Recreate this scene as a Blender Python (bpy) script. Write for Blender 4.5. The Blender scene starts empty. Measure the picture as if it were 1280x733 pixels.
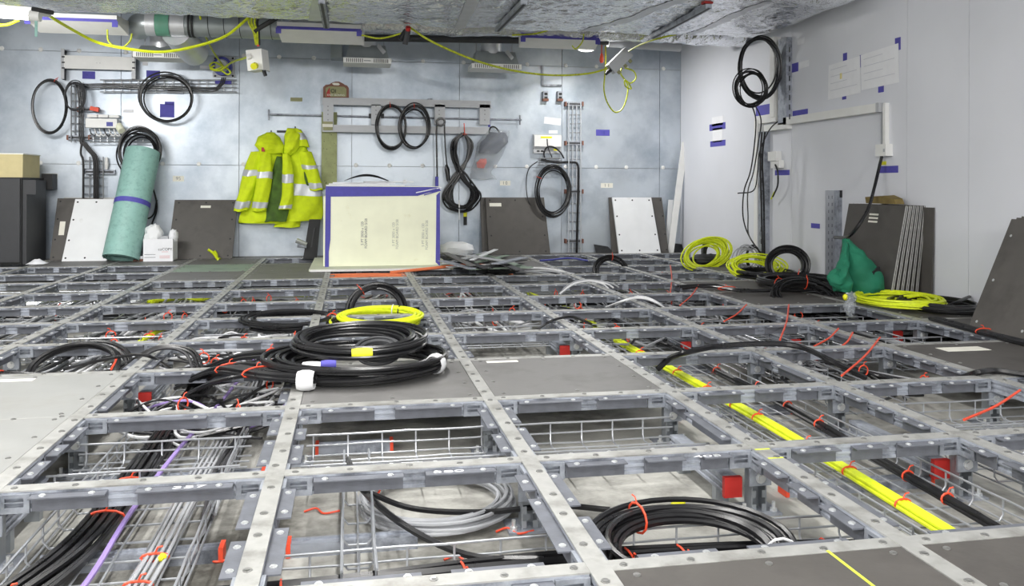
import bpy, math, random
from mathutils import Vector, Matrix, noise
random.seed(7)
scene = bpy.context.scene
col = scene.collection

# ------------------------------------------------------------------ camera
F = 1061.36; YAW = .187765; YH = 232.155; CAMZ = .66982; ROLL = .003642
_f = Vector((math.sin(YAW), math.cos(YAW), 0)); _r0 = Vector((math.cos(YAW), -math.sin(YAW), 0)); _u0 = Vector((0, 0, 1))
_r = _r0 * math.cos(ROLL) + _u0 * math.sin(ROLL); _u = _u0 * math.cos(ROLL) - _r0 * math.sin(ROLL)
cd = bpy.data.cameras.new('camera'); cam = bpy.data.objects.new('camera', cd); col.objects.link(cam)
cam.matrix_world = Matrix(((_r.x, _u.x, -_f.x, 0), (_r.y, _u.y, -_f.y, 0), (_r.z, _u.z, -_f.z, CAMZ), (0, 0, 0, 1)))
cd.sensor_width = 36; cd.lens = F / 1280 * 36; cd.shift_y = -(366.5 - YH) / 1280
cd.clip_start = .02; cd.clip_end = 60
scene.camera = cam
# ------------------------------------------------------------------ world, exposure
w = bpy.data.worlds.new('world'); scene.world = w; w.use_nodes = True
w.node_tree.nodes['Background'].inputs[0].default_value = (.8, .9, 1, 1)
w.node_tree.nodes['Background'].inputs[1].default_value = .05
vs = scene.view_settings
vs.view_transform = 'Standard'; vs.look = 'None'; vs.gamma = 1; vs.use_curve_mapping = False
vs.exposure = 0.2
LIGHT_MAIN = 26      # watts of each ceiling batten in front of the duct
LIGHT_WALL = 7      # watts of each work light between duct and back wall
scene.cycles.use_denoising = True

# room extents (metres; z = 0 is the top of the raised floor frame)
XR, XL, YB, YF, ZS, ZC = 3.35, -5.2, 8.3, -4.0, -.17, 2.75

# ------------------------------------------------------------------ helpers
def srgb(h):
    if isinstance(h, str):
        h = h.lstrip('#'); c = [int(h[i:i+2], 16) / 255 for i in (0, 2, 4)]
    else: c = [v / 255 for v in h]
    return tuple(v / 12.92 if v <= .04045 else ((v + .055) / 1.055) ** 2.4 for v in c)
MATS = {}
def M(name, c, rough=.5, metal=0., var=.12, scale=14., bump=0., bscale=80., spots=None, alpha=None, emit=None, trans=0., coat=0.):
    if name in MATS: return MATS[name]
    m = bpy.data.materials.new(name); m.use_nodes = True; MATS[name] = m
    nt = m.node_tree; N = nt.nodes; L = nt.links; b = N['Principled BSDF']
    c = srgb(c)
    b.inputs['Base Color'].default_value = (*c, 1); b.inputs['Roughness'].default_value = rough; b.inputs['Metallic'].default_value = metal
    if coat: b.inputs['Coat Weight'].default_value = coat
    if trans: b.inputs['Transmission Weight'].default_value = trans
    if alpha is not None: b.inputs['Alpha'].default_value = alpha
    if emit:
        b.inputs['Emission Color'].default_value = (*c, 1); b.inputs['Emission Strength'].default_value = emit
        return m
    tc = N.new('ShaderNodeTexCoord')
    if var:
        n = N.new('ShaderNodeTexNoise'); n.inputs['Scale'].default_value = scale; n.inputs['Detail'].default_value = 5
        L.new(tc.outputs['Object'], n.inputs['Vector'])
        mr = N.new('ShaderNodeMapRange'); mr.inputs[1].default_value = .3; mr.inputs[2].default_value = .7
        mr.inputs[3].default_value = 1 - var; mr.inputs[4].default_value = 1 + var
        L.new(n.outputs['Fac'], mr.inputs[0])
        mx = N.new('ShaderNodeMix'); mx.data_type = 'RGBA'; mx.blend_type = 'MULTIPLY'; mx.inputs[0].default_value = 1
        mx.inputs[6].default_value = (*c, 1); L.new(mr.outputs[0], mx.inputs[7])
        out = mx.outputs[2]
        if spots:      # (colour, scale, lo, hi): stains or wear with a shape of their own
            sc_, ss, lo, hi = spots
            n2 = N.new('ShaderNodeTexNoise'); n2.inputs['Scale'].default_value = ss; n2.inputs['Detail'].default_value = 6; n2.inputs['Roughness'].default_value = .65
            L.new(tc.outputs['Object'], n2.inputs['Vector'])
            m2 = N.new('ShaderNodeMapRange'); m2.inputs[1].default_value = lo; m2.inputs[2].default_value = hi
            L.new(n2.outputs['Fac'], m2.inputs[0])
            mx2 = N.new('ShaderNodeMix'); mx2.data_type = 'RGBA'; L.new(m2.outputs[0], mx2.inputs[0])
            L.new(out, mx2.inputs[6]); mx2.inputs[7].default_value = (*srgb(sc_), 1); out = mx2.outputs[2]
        L.new(out, b.inputs['Base Color'])
        r2 = N.new('ShaderNodeMapRange'); r2.inputs[3].default_value = max(.03, rough - .1); r2.inputs[4].default_value = min(1, rough + .1)
        L.new(n.outputs['Fac'], r2.inputs[0]); L.new(r2.outputs[0], b.inputs['Roughness'])
    if bump:
        nb = N.new('ShaderNodeTexNoise'); nb.inputs['Scale'].default_value = bscale; nb.inputs['Detail'].default_value = 4
        L.new(tc.outputs['Object'], nb.inputs['Vector'])
        bp = N.new('ShaderNodeBump'); bp.inputs['Strength'].default_value = bump; bp.inputs['Distance'].default_value = .03 if name.startswith('crumpled') else .01
        L.new(nb.outputs['Fac'], bp.inputs['Height']); L.new(bp.outputs[0], b.inputs['Normal'])
    return m

class MB:
    """collects shapes in world or local coordinates; build() links them as one mesh object"""
    def __init__(s): s.v = []; s.f = []
    def box(s, a, b):
        x0, y0, z0 = a; x1, y1, z1 = b; i = len(s.v)
        s.v += [(x0,y0,z0),(x1,y0,z0),(x1,y1,z0),(x0,y1,z0),(x0,y0,z1),(x1,y0,z1),(x1,y1,z1),(x0,y1,z1)]
        s.f += [(i,i+3,i+2,i+1),(i+4,i+5,i+6,i+7),(i,i+1,i+5,i+4),(i+1,i+2,i+6,i+5),(i+2,i+3,i+7,i+6),(i+3,i,i+4,i+7)]
        return s
    def obox(s, o, ax, ay, az):     # corner-centred oriented box: centre o, half axes ax, ay, az (Vectors)
        o, ax, ay, az = map(Vector, (o, ax, ay, az)); i = len(s.v)
        for sz in (-1, 1):
            for sx, sy in ((-1,-1),(1,-1),(1,1),(-1,1)): s.v.append(tuple(o + ax*sx + ay*sy + az*sz))
        s.f += [(i,i+3,i+2,i+1),(i+4,i+5,i+6,i+7),(i,i+1,i+5,i+4),(i+1,i+2,i+6,i+5),(i+2,i+3,i+7,i+6),(i+3,i,i+4,i+7)]
        return s
    def bar(s, p, q, wd, th, up=(0,0,1)):   # straight bar of width wd and thickness th along up
        p, q = Vector(p), Vector(q); d = (q - p); n = d.normalized(); u = Vector(up); sd = n.cross(u)
        if sd.length < 1e-4: sd = n.cross(Vector((1,0,0)))
        sd.normalize(); u = sd.cross(n).normalized()
        return s.obox((p+q)/2, d/2, sd*wd/2, u*th/2)
    def tube(s, pts, r, n=6, closed=False, cap=True):
        P = [Vector(p) for p in pts]; m = len(P); base = len(s.v); up = None
        R = r if isinstance(r, (list, tuple)) else [r]*m
        for k in range(m):
            a = P[k-1] if (k > 0 or closed) else P[k]; b = P[(k+1) % m] if (k < m-1 or closed) else P[k]
            t = (b - a)
            if t.length < 1e-9: t = Vector((0,0,1))
            t.normalize()
            if up is None:
                up = Vector((0,0,1)) if abs(t.z) < .9 else Vector((1,0,0))
            up = (up - t*up.dot(t))
            if up.length < 1e-6: up = t.orthogonal()
            up.normalize(); sd = t.cross(up)
            for j in range(n):
                an = 2*math.pi*j/n; s.v.append(tuple(P[k] + (up*math.cos(an) + sd*math.sin(an))*R[k]))
        for k in range(m if closed else m-1):
            for j in range(n):
                a = base + k*n; b = base + ((k+1) % m)*n
                s.f.append((a+j, b+j, b+(j+1) % n, a+(j+1) % n))
        if cap and not closed:
            s.f.append(tuple(base + j for j in range(n))); s.f.append(tuple(base + (m-1)*n + n-1-j for j in range(n)))
        return s
    def cyl(s, p, q, r, n=12, r2=None): return s.tube([p, q], [r, r if r2 is None else r2], n)
    def prism(s, poly, axis, a, b):  # poly = 2-d outline; axis 0/1/2 = extrusion axis from a to b
        def mk(u, v, t): return [(t,u,v),(u,t,v),(u,v,t)][axis]
        i = len(s.v); n = len(poly)
        s.v += [mk(u, v, a) for u, v in poly] + [mk(u, v, b) for u, v in poly]
        s.f.append(tuple(range(i, i+n))); s.f.append(tuple(range(i+2*n-1, i+n-1, -1)))
        for j in range(n): s.f.append((i+j, i+(j+1) % n, i+n+(j+1) % n, i+n+j))
        return s
    def loft(s, rings, cap=True):
        i = len(s.v); n = len(rings[0])
        for r in rings: s.v += [tuple(p) for p in r]
        for k in range(len(rings)-1):
            for j in range(n): s.f.append((i+k*n+j, i+(k+1)*n+j, i+(k+1)*n+(j+1) % n, i+k*n+(j+1) % n))
        if cap: s.f.append(tuple(range(i, i+n))); s.f.append(tuple(range(i+len(rings)*n-1, i+(len(rings)-1)*n-1, -1)))
        return s
    def grid(s, fn, nu, nv):
        i = len(s.v)
        for a in range(nu+1):
            for b in range(nv+1): s.v.append(tuple(fn(a/nu, b/nv)))
        for a in range(nu):
            for b in range(nv): q = i + a*(nv+1)+b; s.f.append((q, q+nv+1, q+nv+2, q+1))
        return s
    def mesh(s, name, mt, smooth=False, off=None):
        me = bpy.data.meshes.new(name)
        v = s.v if off is None else [(x-off[0], y-off[1], z-off[2]) for x, y, z in s.v]
        me.from_pydata(v, [], s.f); me.materials.append(mt)
        import bmesh
        bm = bmesh.new(); bm.from_mesh(me); bmesh.ops.recalc_face_normals(bm, faces=bm.faces); bm.to_mesh(me); bm.free()
        if smooth:
            me.polygons.foreach_set('use_smooth', [True]*len(me.polygons))
            try: me.set_sharp_from_angle(angle=.7)
            except Exception: pass
        return me
    def build(s, name, mt, parent=None, smooth=False, local=False):
        off = None
        if parent is not None and not local:
            off = Vector(parent.location); p = parent.parent
            while p is not None: off = off + Vector(p.location); p = p.parent
        if parent is None: 
            xs = [p[0] for p in s.v]; ys = [p[1] for p in s.v]; zs = [p[2] for p in s.v]
            off = Vector(((min(xs)+max(xs))/2, (min(ys)+max(ys))/2, min(zs)))
        me = s.mesh(name, mt, smooth, off)
        o = bpy.data.objects.new(name, me); col.objects.link(o)
        if parent is not None: o.parent = parent
        else: o.location = off
        return o
def tag(o, label=None, cat=None, group=None, kind=None):
    if label: o['label'] = label
    if cat: o['category'] = cat
    if group: o['group'] = group
    if kind: o['kind'] = kind
    return o
def thing(name, label, cat, loc, group=None, rz=0):
    o = bpy.data.objects.new(name, None); col.objects.link(o); o.empty_display_size = .1
    o.location = loc; o.rotation_euler = (0, 0, rz)
    return tag(o, label, cat, group)
def inst(name, me, parent, loc=(0,0,0), rot=(0,0,0)):
    o = bpy.data.objects.new(name, me); col.objects.link(o); o.parent = parent; o.location = loc; o.rotation_euler = rot
    return o
def ray(x, y):
    a = (x-640)/F; b = (y-YH)/F
    u = a*math.cos(ROLL)+b*math.sin(ROLL); v = -a*math.sin(ROLL)+b*math.cos(ROLL)
    return _f + _r0*u - _u0*v
def at(axis, x, y, val):
    d = ray(x, y); o = Vector((0, 0, CAMZ)); t = (val - o[axis])/d[axis]
    return o + d*t
def W(x, y, off=0.): return at(1, x, y, YB - off)      # a point in front of the back wall
def WR(x, y, off=0.): return at(0, x, y, XR - off)     # a point in front of the right wall
def G(x, y, z=0.): return at(2, x, y, z)               # a point on a level
def proj(p):
    d = Vector(p) - Vector((0,0,CAMZ)); t = d.dot(_f)
    if t < .05: return None
    return 640 + F*d.dot(_r)/t, YH - F*d.dot(_u)/t
def crom(P, k=8):
    P = [Vector(p) for p in P]; out = []
    for i in range(len(P)-1):
        p0 = P[i-1] if i else P[i]*2-P[i+1]; p1 = P[i]; p2 = P[i+1]; p3 = P[i+2] if i+2 < len(P) else P[i+1]*2-P[i]
        for j in range(k):
            t = j/k; out.append(.5*((2*p1)+(p2-p0)*t+(2*p0-5*p1+4*p2-p3)*t*t+(3*p1-p0-3*p2+p3)*t**3))
    out.append(P[-1]); return out
def text_mesh(body, size, name, mt, ext=.0004):
    cu = bpy.data.curves.new('t', 'FONT'); cu.body = body; cu.size = size; cu.extrude = ext; cu.align_x = 'CENTER'; cu.align_y = 'CENTER'
    o = bpy.data.objects.new('t', cu); col.objects.link(o)
    bpy.context.view_layer.update()
    me = bpy.data.meshes.new_from_object(o.evaluated_get(bpy.context.evaluated_depsgraph_get()))
    bpy.data.objects.remove(o); me.name = name; me.materials.clear(); me.materials.append(mt)
    return me
ORD = ['zeroth','first','second','third','fourth','fifth','sixth','seventh','eighth','ninth','tenth','eleventh','twelfth','thirteenth','fourteenth']

# ------------------------------------------------------------------ materials
m_wall = M('galvanised wall sheet', (196,204,213), .42, .5, .1, 2.2, .09, 5, spots=((146,158,172), 1.5, .44, .72))
m_wallr = M('white coated wall sheet', (220,222,229), .45, .0, .03, 2)
m_gap = M('dark joint', (160,164,170), .8, 0, .1)
m_conc = M('pale concrete subfloor', (178,177,171), .85, 0, .12, 5, .15, 90, spots=((76,74,68), 2.4, .44, .66))
m_ceil = M('white ceiling', (200,202,205), .9, 0, .04, 2)
m_galv = M('galvanised steel channel', (160,165,175), .5, .3, .16, 25, .05, 60, spots=((92,96,104), 9, .48, .68))
m_strip = M('brushed flat steel bar', (172,172,169), .45, .35, .1, 30, .04, 120, spots=((120,118,112), 6, .5, .72))
m_ledge = M('dull zinc angle', (110,113,121), .5, .3, .18, 22, .05, 70)
m_brack = M('zinc joint bracket', (154,159,168), .5, .3, .14, 30, spots=((100,104,112), 9, .5, .7))
m_screw = M('bright screw head', (225,227,228), .3, .7, 0)
m_screwd = M('dull screw head', (150,150,148), .35, .6, 0)
m_post = M('galvanised post', (150,155,160), .45, .5, .15, 20)
m_red = M('red plastic cap', (168,32,26), .5, 0, .1)
m_wire = M('bright zinc wire', (176,179,184), .35, .6, .06)
m_black = M('black cable sheath', (26,26,28), .3, 0, .1)
m_black2 = M('soft black cable sheath', (44,44,47), .5, 0, .1)
m_yel = M('yellow cable sheath', (212,226,34), .45, 0, .12, 40)
m_yg = M('yellow green earth cable', (190,200,40), .5, 0, .35, 60)
m_white = M('white cable sheath', (222,223,225), .5, 0, .05)
m_grey = M('grey cable sheath', (160,162,166), .5, 0, .06)
m_purple = M('violet cable sheath', (150,128,190), .5, 0, .05)
m_orange = M('orange cable sheath', (236,128,82), .5, 0, .05)
m_tie = M('orange red cable tie', (226,78,48), .5, 0, .06)
m_tape = M('blue masking tape', (84,80,170), .7, 0, .08, 30)
m_panel = M('grey floor panel', (112,111,110), .55, .1, .1, 8, .05, 50, spots=((96,95,93), 5, .5, .75))
m_paneld = M('dark grey floor panel', (82,79,76), .6, .05, .1, 9, .05, 50, spots=((64,61,59), 4, .5, .75))
m_panelg = M('green tinted floor panel', (140,158,142), .6, 0, .08, 8, spots=((110,122,110), 4, .5, .75))
m_edge = M('pale panel edge', (176,176,174), .6, .1, .15, 40)
m_whitep = M('white coated panel', (228,230,232), .55, 0, .04, 6, spots=((190,190,188), 6, .62, .8))
m_cream = M('pale yellow foam board', (246,248,222), .7, 0, .05, 5, spots=((200,190,130), 3.2, .58, .8))
m_cream2 = M('pale board', (206,210,190), .7, 0, .06, 5)
m_roll = M('pale green sheet roll', (142,184,176), .55, 0, .06, 12, spots=((122,162,155), 30, .5, .7))
m_dark = M('matt black plastic', (30,31,33), .6, 0, .1)
m_darkg = M('charcoal plastic', (58,59,62), .6, 0, .1)
m_card = M('tan cardboard', (196,184,140), .8, 0, .06)
m_hiv = M('fluorescent yellow fabric', (212,232,22), .8, 0, .08, 18, .25, 40)
m_lining = M('dark green lining', (70,98,36), .85, 0, .35, 16, .3, 40)
m_refl = M('silver reflective tape', (205,208,214), .4, .3, .06)
m_gbag = M('green canvas', (24,112,84), .8, 0, .14, 7, .3, 30)
m_foil = M('crumpled foil wrap', (236,238,242), .18, .92, .08, 7, 1., 13)
m_foil2 = M('smooth foil tape', (214,216,220), .4, .6, .06, 12, .12, 20)
m_duct = M('spiral steel duct', (165,172,174), .4, .6, .08, 9)
m_whitem = M('white painted metal', (232,232,230), .45, 0, .03)
m_greym = M('light grey painted metal', (182,184,188), .45, .1, .04)
m_paper = M('white paper', (235,236,240), .8, 0, .03)
m_label = M('off white label', (232,230,218), .8, 0, .05)
m_ink = M('grey ink', (120,122,128), .8, 0, 0)
m_inkd = M('black ink', (40,40,44), .8, 0, 0)
m_pink = M('faded red ink', (222,170,172), .8, 0, 0)
m_chalk = M('white chalk', (226,228,232), .9, 0, .1)
m_brown = M('brown plastic case', (126,82,66), .6, 0, .1)
m_olive = M('olive tape', (150,150,110), .7, 0, .12, 20)
m_rust = M('mossy green plank', (158,164,118), .8, 0, .15, 14, .1, 30, spots=((70,70,50), 40, .62, .68))
m_wood = M('worn wood', (120,104,60), .8, 0, .2, 20, .2, 40)
m_bluep = M('blue socket', (58,64,150), .45, 0, .05)
m_clear = M('clear plastic film', (190,196,202), .08, 0, .05, 14, .5, 30, alpha=.3)
m_navy = M('dark blue grey fabric', (62,66,84), .6, 0, .15)
m_lamp = M('lit lamp diffuser', (255,253,248), .5, emit=9)
m_yplug = M('yellow plug', (228,226,30), .5, 0, .05)
m_ygmark = M('yellow green marker line', (206,222,70), .8, 0, .05)

# ------------------------------------------------------------------ lamps: ceiling battens and added fill lights
def area(name, parent, loc, sx, sy, watts, rot=(0,0,0), colr=(1,.985,.96)):
    ld = bpy.data.lights.new(name, 'AREA'); ld.shape = 'RECTANGLE'; ld.size = sx; ld.size_y = sy; ld.energy = watts; ld.color = colr
    o = bpy.data.objects.new(name, ld); col.objects.link(o); o.parent = parent; o.location = loc; o.rotation_euler = rot
    return o
def batten(x, y, z, watts, label, length=1.2, alongx=False):
    t = thing('ceiling_batten_light', label, 'light', (x, y, z), 'ceiling batten lights', math.pi/2 if alongx else 0)
    b = MB(); b.prism([(-.07,.0),(.07,.0),(.05,.06),(-.05,.06)], 1, -length/2, length/2); b.build('body', m_whitem, t, local=True)
    d = MB(); d.prism([(-.055,-.022),(-.03,-.034),(.03,-.034),(.055,-.022),(.055,-.001),(-.055,-.001)], 1, -length/2+.02, length/2-.02); d.build('diffuser', m_lamp, t, local=True)
    r = MB()
    for s in (-.4, .4): MB().cyl((0, s*length, .06), (0, s*length, ZC - z), .004, 6).build('suspension_rod', m_wire, t, local=True)
    area('lamp', t, (0,0,-.05), .12, length, watts)
    return t
n = 0
for yy in (-2.6, -.6, 1.4, 3.4):
    for xx in (-3.6, -1.7, .2):
        n += 1
        batten(xx, yy, 2.02, LIGHT_MAIN, 'white ceiling batten light in front of foil duct, %s row, %s from right' % (ORD[int((yy+4.6)/2)], ORD[4-(-3.6,-1.7,.2).index(xx) - 1]))

# added unseen fill lights on tripods behind the camera, brightening upright faces
def fill_light(x, y, label, watts, aim):
    t = thing('tripod_fill_light', label, 'light', (x, y, ZS), 'added tripod fill lights')
    for a in (0, 2.1, 4.2): MB().tube([(x+.35*math.cos(a), y+.35*math.sin(a), ZS), (x, y, .35)], .012, 8).build('leg', m_dark, t)
    MB().tube([(x,y,.3),(x,y,1.45)], .015, 8).build('pole', m_dark, t)
    MB().box((x-.35,y-.06,1.45),(x+.35,y+.0,1.85)).build('head', m_yplug, t); MB().box((x-.33,y+.001,1.47),(x+.33,y+.012,1.83)).build('diffuser', m_lamp, t)
    area('lamp', t, (0,.04,1.65-ZS), .66, .36, watts, (math.radians(82),0,aim))
fill_light(-.7, -2.6, 'added tripod fill light behind the camera at left', 60, .25)
fill_light(1.5, -2.8, 'added tripod fill light behind the camera at right', 90, .1)

# ------------------------------------------------------------------ the room
def struct(name, mb, mt): return tag(mb.build(name, mt), kind='structure')
fl = MB(); fl.box((XL, YF, ZS-.1), (XR+.1, YB+.1, ZS)); struct('floor', fl, m_conc)
struct('ceiling', MB().box((XL, YF, ZC), (XR+.1, YB+.1, ZC+.1)), m_ceil)
struct('wall_left', MB().box((XL-.1, YF, ZS), (XL, YB+.1, ZC)), m_ceil)
struct('wall_front', MB().box((XL-.1, YF-.1, ZS), (XR+.1, YF, ZC)), m_ceil)
wb = struct('wall_back', MB().box((XL, YB+.012, ZS), (XR+.1, YB+.1, ZC)), m_gap)
seams = [-5.2] + [.009 + 1.038*k for k in range(-4, 3)] + [3.12, XR]
zs = [ZS, .85, 1.87, ZC]
for i in range(len(seams)-1):
    for j in range(3):
        b = MB(); g = .0025
        b.box((seams[i]+g, YB, zs[j]+g), (seams[i+1]-g, YB+.012, zs[j+1]-g)); b.build('wall_panel', m_wall, wb)
rv = MB()
for i in range(1, len(seams)-1):
    for z in (.85, 1.87):
        for dx in (.04, .36, .68):
            x = seams[i] + dx
            rv.tube([(x, YB, z+.01), (x, YB-.006, z+.01)], [.021, .014], 10)
tag(rv.build('white_rivet_cap', m_whitem, wb, True), kind='stuff')
wr = struct('wall_right', MB().box((XR+.012, YF, ZS), (XR+.1, YB+.1, ZC)), m_gap)
ys = [YF, -1.5, .0, WR(1211, 200).y - 1.02*2 + .0, WR(1211, 200).y - .9, WR(1211, 200).y, WR(1134, 60).y, 6.05, YB]
ys = sorted(ys)
for i in range(len(ys)-1):
    b = MB(); g = .0015
    b.box((XR, ys[i]+g, ZS), (XR+.012, ys[i+1]-g, ZC)); b.build('wall_panel', m_wallr, wr)
# perimeter edge board of the raised floor along the back wall
tag(MB().box((XL, 8.07, -.03), (XR, YB, -.004)).build('trim_1', m_panel), kind='structure')

# ------------------------------------------------------------------ raised floor frame
RX = lambda k: .6*k - 1.369
RY = lambda j: .6*j + 1.439
ROWN = 'ABCDEFGHIJKL'
def visible(p, mg=30):
    q = proj(p); return q is not None and -mg < q[0] < 1280+mg and -mg < q[1] < 733+mg+60
# channel profile (strut), u = across, v = height
PROF = [(.0205,-.003),(.0205,-.013),(.0160,-.015),(.0160,-.021),(.0205,-.023),(.0205,-.029),(.0160,-.031),(.0160,-.038),(.0205,-.040),(.0205,-.047)]
PROF = PROF + [(-u, v) for u, v in reversed(PROF)]
def screw(mb, x, y, z, r=.0075):
    mb.tube([(x,y,z-.001),(x,y,z+.002),(x,y,z+.0034),(x,y,z+.001)], [r, r, r*.7, r*.35], 8)
def flip(mb):   # swap x and y
    mb.v = [(y, x, z) for x, y, z in mb.v]; return mb
# meshes shared by all cross beams (local: x runs 0..0.6 between two rail centres)
def beam_meshes():
    out = {}
    out['channel'] = MB().prism(PROF, 0, .0225, .5775).mesh('channel', m_galv)
    out['top_bar'] = MB().box((.0205,-.0205,-.003), (.5795,.0205,0)).mesh('top_bar', m_strip)
    sc = MB()
    for x in (.045, .17, .31, .43, .555): screw(sc, x, random.uniform(-.006,.006), 0)
    out['screw_heads'] = sc.mesh('screw_heads', m_screwd, True)
    return out
BM = beam_meshes()
def ledger_mesh(L):
    b = MB(); b.box((0,-.052,-.0115), (L,-.0205,-.0085)); b.box((0,-.0240,-.046), (L,-.0207,-.0085))
    return b
LEDG = {}
def ledger(L, along):
    key = (round(L, 3), along)
    if key not in LEDG:
        b = ledger_mesh(L)
        if along == 'y': flip(b)
        me = b.mesh('support_angle', m_ledge)
        s = MB()
        for x in ((L*.5,) if L < .12 else (.025, L-.03)): screw(s, x, -.037, -.0085, .0075)
        if along == 'y': flip(s)
        LEDG[key] = (me, s.mesh('screw_heads', m_screw, True))
    return LEDG[key]
def bracket_mesh(along):
    b = MB(); y0, y1 = -.028, -.0207
    b.box((0,y0,-.047),(.012,y1,-.006)); b.box((.05,y0,-.047),(.062,y1,-.006)); b.box((.012,y0,-.014),(.05,y1,-.006)); b.box((.012,y0,-.047),(.05,y1,-.034)); b.box((.012,y0,-.0245),(.05,y1,-.0225))
    if along == 'y': flip(b)
    return b.mesh('joint_bracket', m_brack)
BRX, BRY = bracket_mesh('x'), bracket_mesh('y')
# support angles of one bay: (start, length)
LAY = [[(.088,.155),(.305,.205)], [(.088,.125),(.258,.09),(.39,.122)], [(.088,.205),(.345,.167)], [(.088,.27),(.41,.102)], [(.088,.15),(.29,.10),(.44,.072)]]
def add_ledgers(t, lay, along, off=0., side=-1, brackets=True):
    """side -1: towards -y / -x; +1 mirrored by a half turn"""
    for (s, L) in lay:
        me, sm = ledger(L, along)
        if along == 'x':
            if side < 0: loc, rot = (off+s,0,0), (0,0,0)
            else: loc, rot = (off+s+L,0,0), (0,0,math.pi)
        else:
            if side < 0: loc, rot = (0,off+s,0), (0,0,0)
            else: loc, rot = (0,off+s+L,0), (0,0,math.pi)
        o = inst('support_angle', me, t, loc, rot); tag(inst('screw_heads', sm, o), kind='stuff')
    if brackets:
        for s in (.0225, .5155):
            if along == 'x': inst('joint_bracket', BRX, t, (off+s,0,0) if side < 0 else (off+s+.062,0,0), (0,0,0 if side < 0 else math.pi))
            else: inst('joint_bracket', BRY, t, (0,off+s,0) if side < 0 else (0,off+s+.062,0), (0,0,0 if side < 0 else math.pi))
beam_ids = {}
for j in range(12):
    for k in range(-6, 8):
        if k == 7: continue
        pa, pb = (RX(k), RY(j), 0), (RX(k+1), RY(j), 0)
        if not (visible(pa, 60) or visible(pb, 60)): continue
        if j in (10, 11) and k in (2, 3): continue
        t = thing('cross_beam', 'galvanised cross beam in the %s row from the camera, %s bay from right wall' % (ORD[j+1], ORD[8-k]), 'floor beam', pa, 'cross beams of the raised floor')
        inst('channel', BM['channel'], t); inst('top_bar', BM['top_bar'], t); tag(inst('screw_heads', BM['screw_heads'], t), kind='stuff')
        add_ledgers(t, LAY[(j*3+k*7) % 5], 'x', side=-1)
        if j < 6: add_ledgers(t, LAY[(j*5+k*3+1) % 5], 'x', side=1, brackets=j < 3)
        beam_ids[(k, j)] = t
# edge beams between the last rail and the right wall
for j in range(1, 12):
    t = thing('edge_beam', 'short galvanised edge beam meeting the right wall, %s row from the camera' % ORD[j+1], 'floor beam', (RX(7), RY(j), 0), 'edge beams at the right wall')
    Lx = XR - RX(7) - .01
    MB().prism(PROF, 0, .0225, Lx).build('channel', m_galv, t, local=True)
    MB().box((.0205,-.0205,-.003),(Lx,.0205,0)).build('top_bar', m_strip, t, local=True)
    add_ledgers(t, [(.088,.155),(.29,.15)], 'x', side=-1, brackets=False)
# long rails
for k in range(-5, 8):
    y0, y1 = 0.95, 8.06
    pieces = [(y0, y1)]
    if k in (2, 3): pieces = [(y0, RY(9)-.02)]
    for (a, b) in pieces:
        vis = [y for y in [a + i*.1 for i in range(int((b-a)*10))] if visible((RX(k), y, 0), 40)]
        if not vis: continue
        a = max(a, min(vis) - .35)
        t = thing('floor_rail', 'long steel floor rail running towards the back wall, %s from the right wall' % ORD[8-k], 'floor rail', (RX(k), a, 0), 'long rails of the raised floor')
        r = MB().prism(PROF, 1, 0, b-a); r.build('channel', m_galv, t, local=True)
        s = MB().box((-.0205, 0, -.003), (.0205, b-a, .0008))
        s.build('top_bar', m_rust if False else m_strip, t, local=True)
        sc = MB(); y = a + .06
        while y < b:
            screw(sc, random.uniform(-.006,.006), y-a, .0008, .0085); y += .15 if int(y*10) % 2 else .11
        tag(sc.build('screw_heads', m_screwd, t, True, local=True), kind='stuff')
        for j in range(-1, 11):
            off = RY(j) - a
            if off < -.05 or off + .6 > b - a + .05: continue
            for side in (-1, 1):
                add_ledgers(t, LAY[(j*2+k*3+side) % 5], 'y', off, side, brackets=j < 8)
# pedestals
ped = {}
pp = MB()
for a0, b0, a1, b1 in ((-.0205,-.0205,-.0175,.0205),(.0175,-.0205,.0205,.0205),(-.0175,.0175,.0175,.0205)):
    pp.box((a0,b0,ZS+.006),(a1,b1,-.047))
for zz in (ZS+.02, ZS+.055, ZS+.09):   # lips of the channel between the slots
    pp.box((-.0175,-.0205,zz-.013),(-.008,-.0175,zz+.005)); pp.box((.008,-.0205,zz-.013),(.0175,-.0175,zz+.005))
pm = pp.mesh('post', m_post)
bm_ = MB().box((-.055,-.04,ZS),(.055,.05,ZS+.006)).mesh('base_plate', m_galv)
cl = MB().box((-.03,-.028,-.095),(.03,-.0206,-.05)); clm = cl.mesh('clamp_plate', m_brack)
bb = MB(); bb.cyl((0,-.028,-.075),(0,-.037,-.075),.010,6); bb.cyl((0,-.028,-.075),(0,-.031,-.075),.014,10); blm = bb.mesh('bolt', m_screw)
fb = MB()
fb.cyl((-.04,-.02,ZS+.006),(-.04,-.02,ZS+.03),.005,6); fb.cyl((-.04,-.02,ZS+.006),(-.04,-.02,ZS+.013),.010,6)
fb.cyl((.04,-.02,ZS+.006),(.04,-.02,ZS+.03),.005,6); fb.cyl((.04,-.02,ZS+.006),(.04,-.02,ZS+.013),.010,6)
fbm = fb.mesh('anchor_bolts', m_screw)
for j in range(-1, 10):
    for k in range(-4, 8):
        if k == 2 and j < 2: continue
        p = (RX(k), RY(j), 0)
        if not (visible((p[0], p[1], -.1), 40)): continue
        t = thing('floor_pedestal', 'slotted pedestal post under row %s from camera, rail %s from right wall' % (ORD[j+1] if j >= 0 else 'zero', ORD[8-k]), 'pedestal', p, 'pedestals under the raised floor')
        inst('post', pm, t); inst('base_plate', bm_, t); inst('clamp_plate', clm, t); inst('bolt', blm, t); tag(inst('anchor_bolts', fbm, t), kind='stuff')
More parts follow.
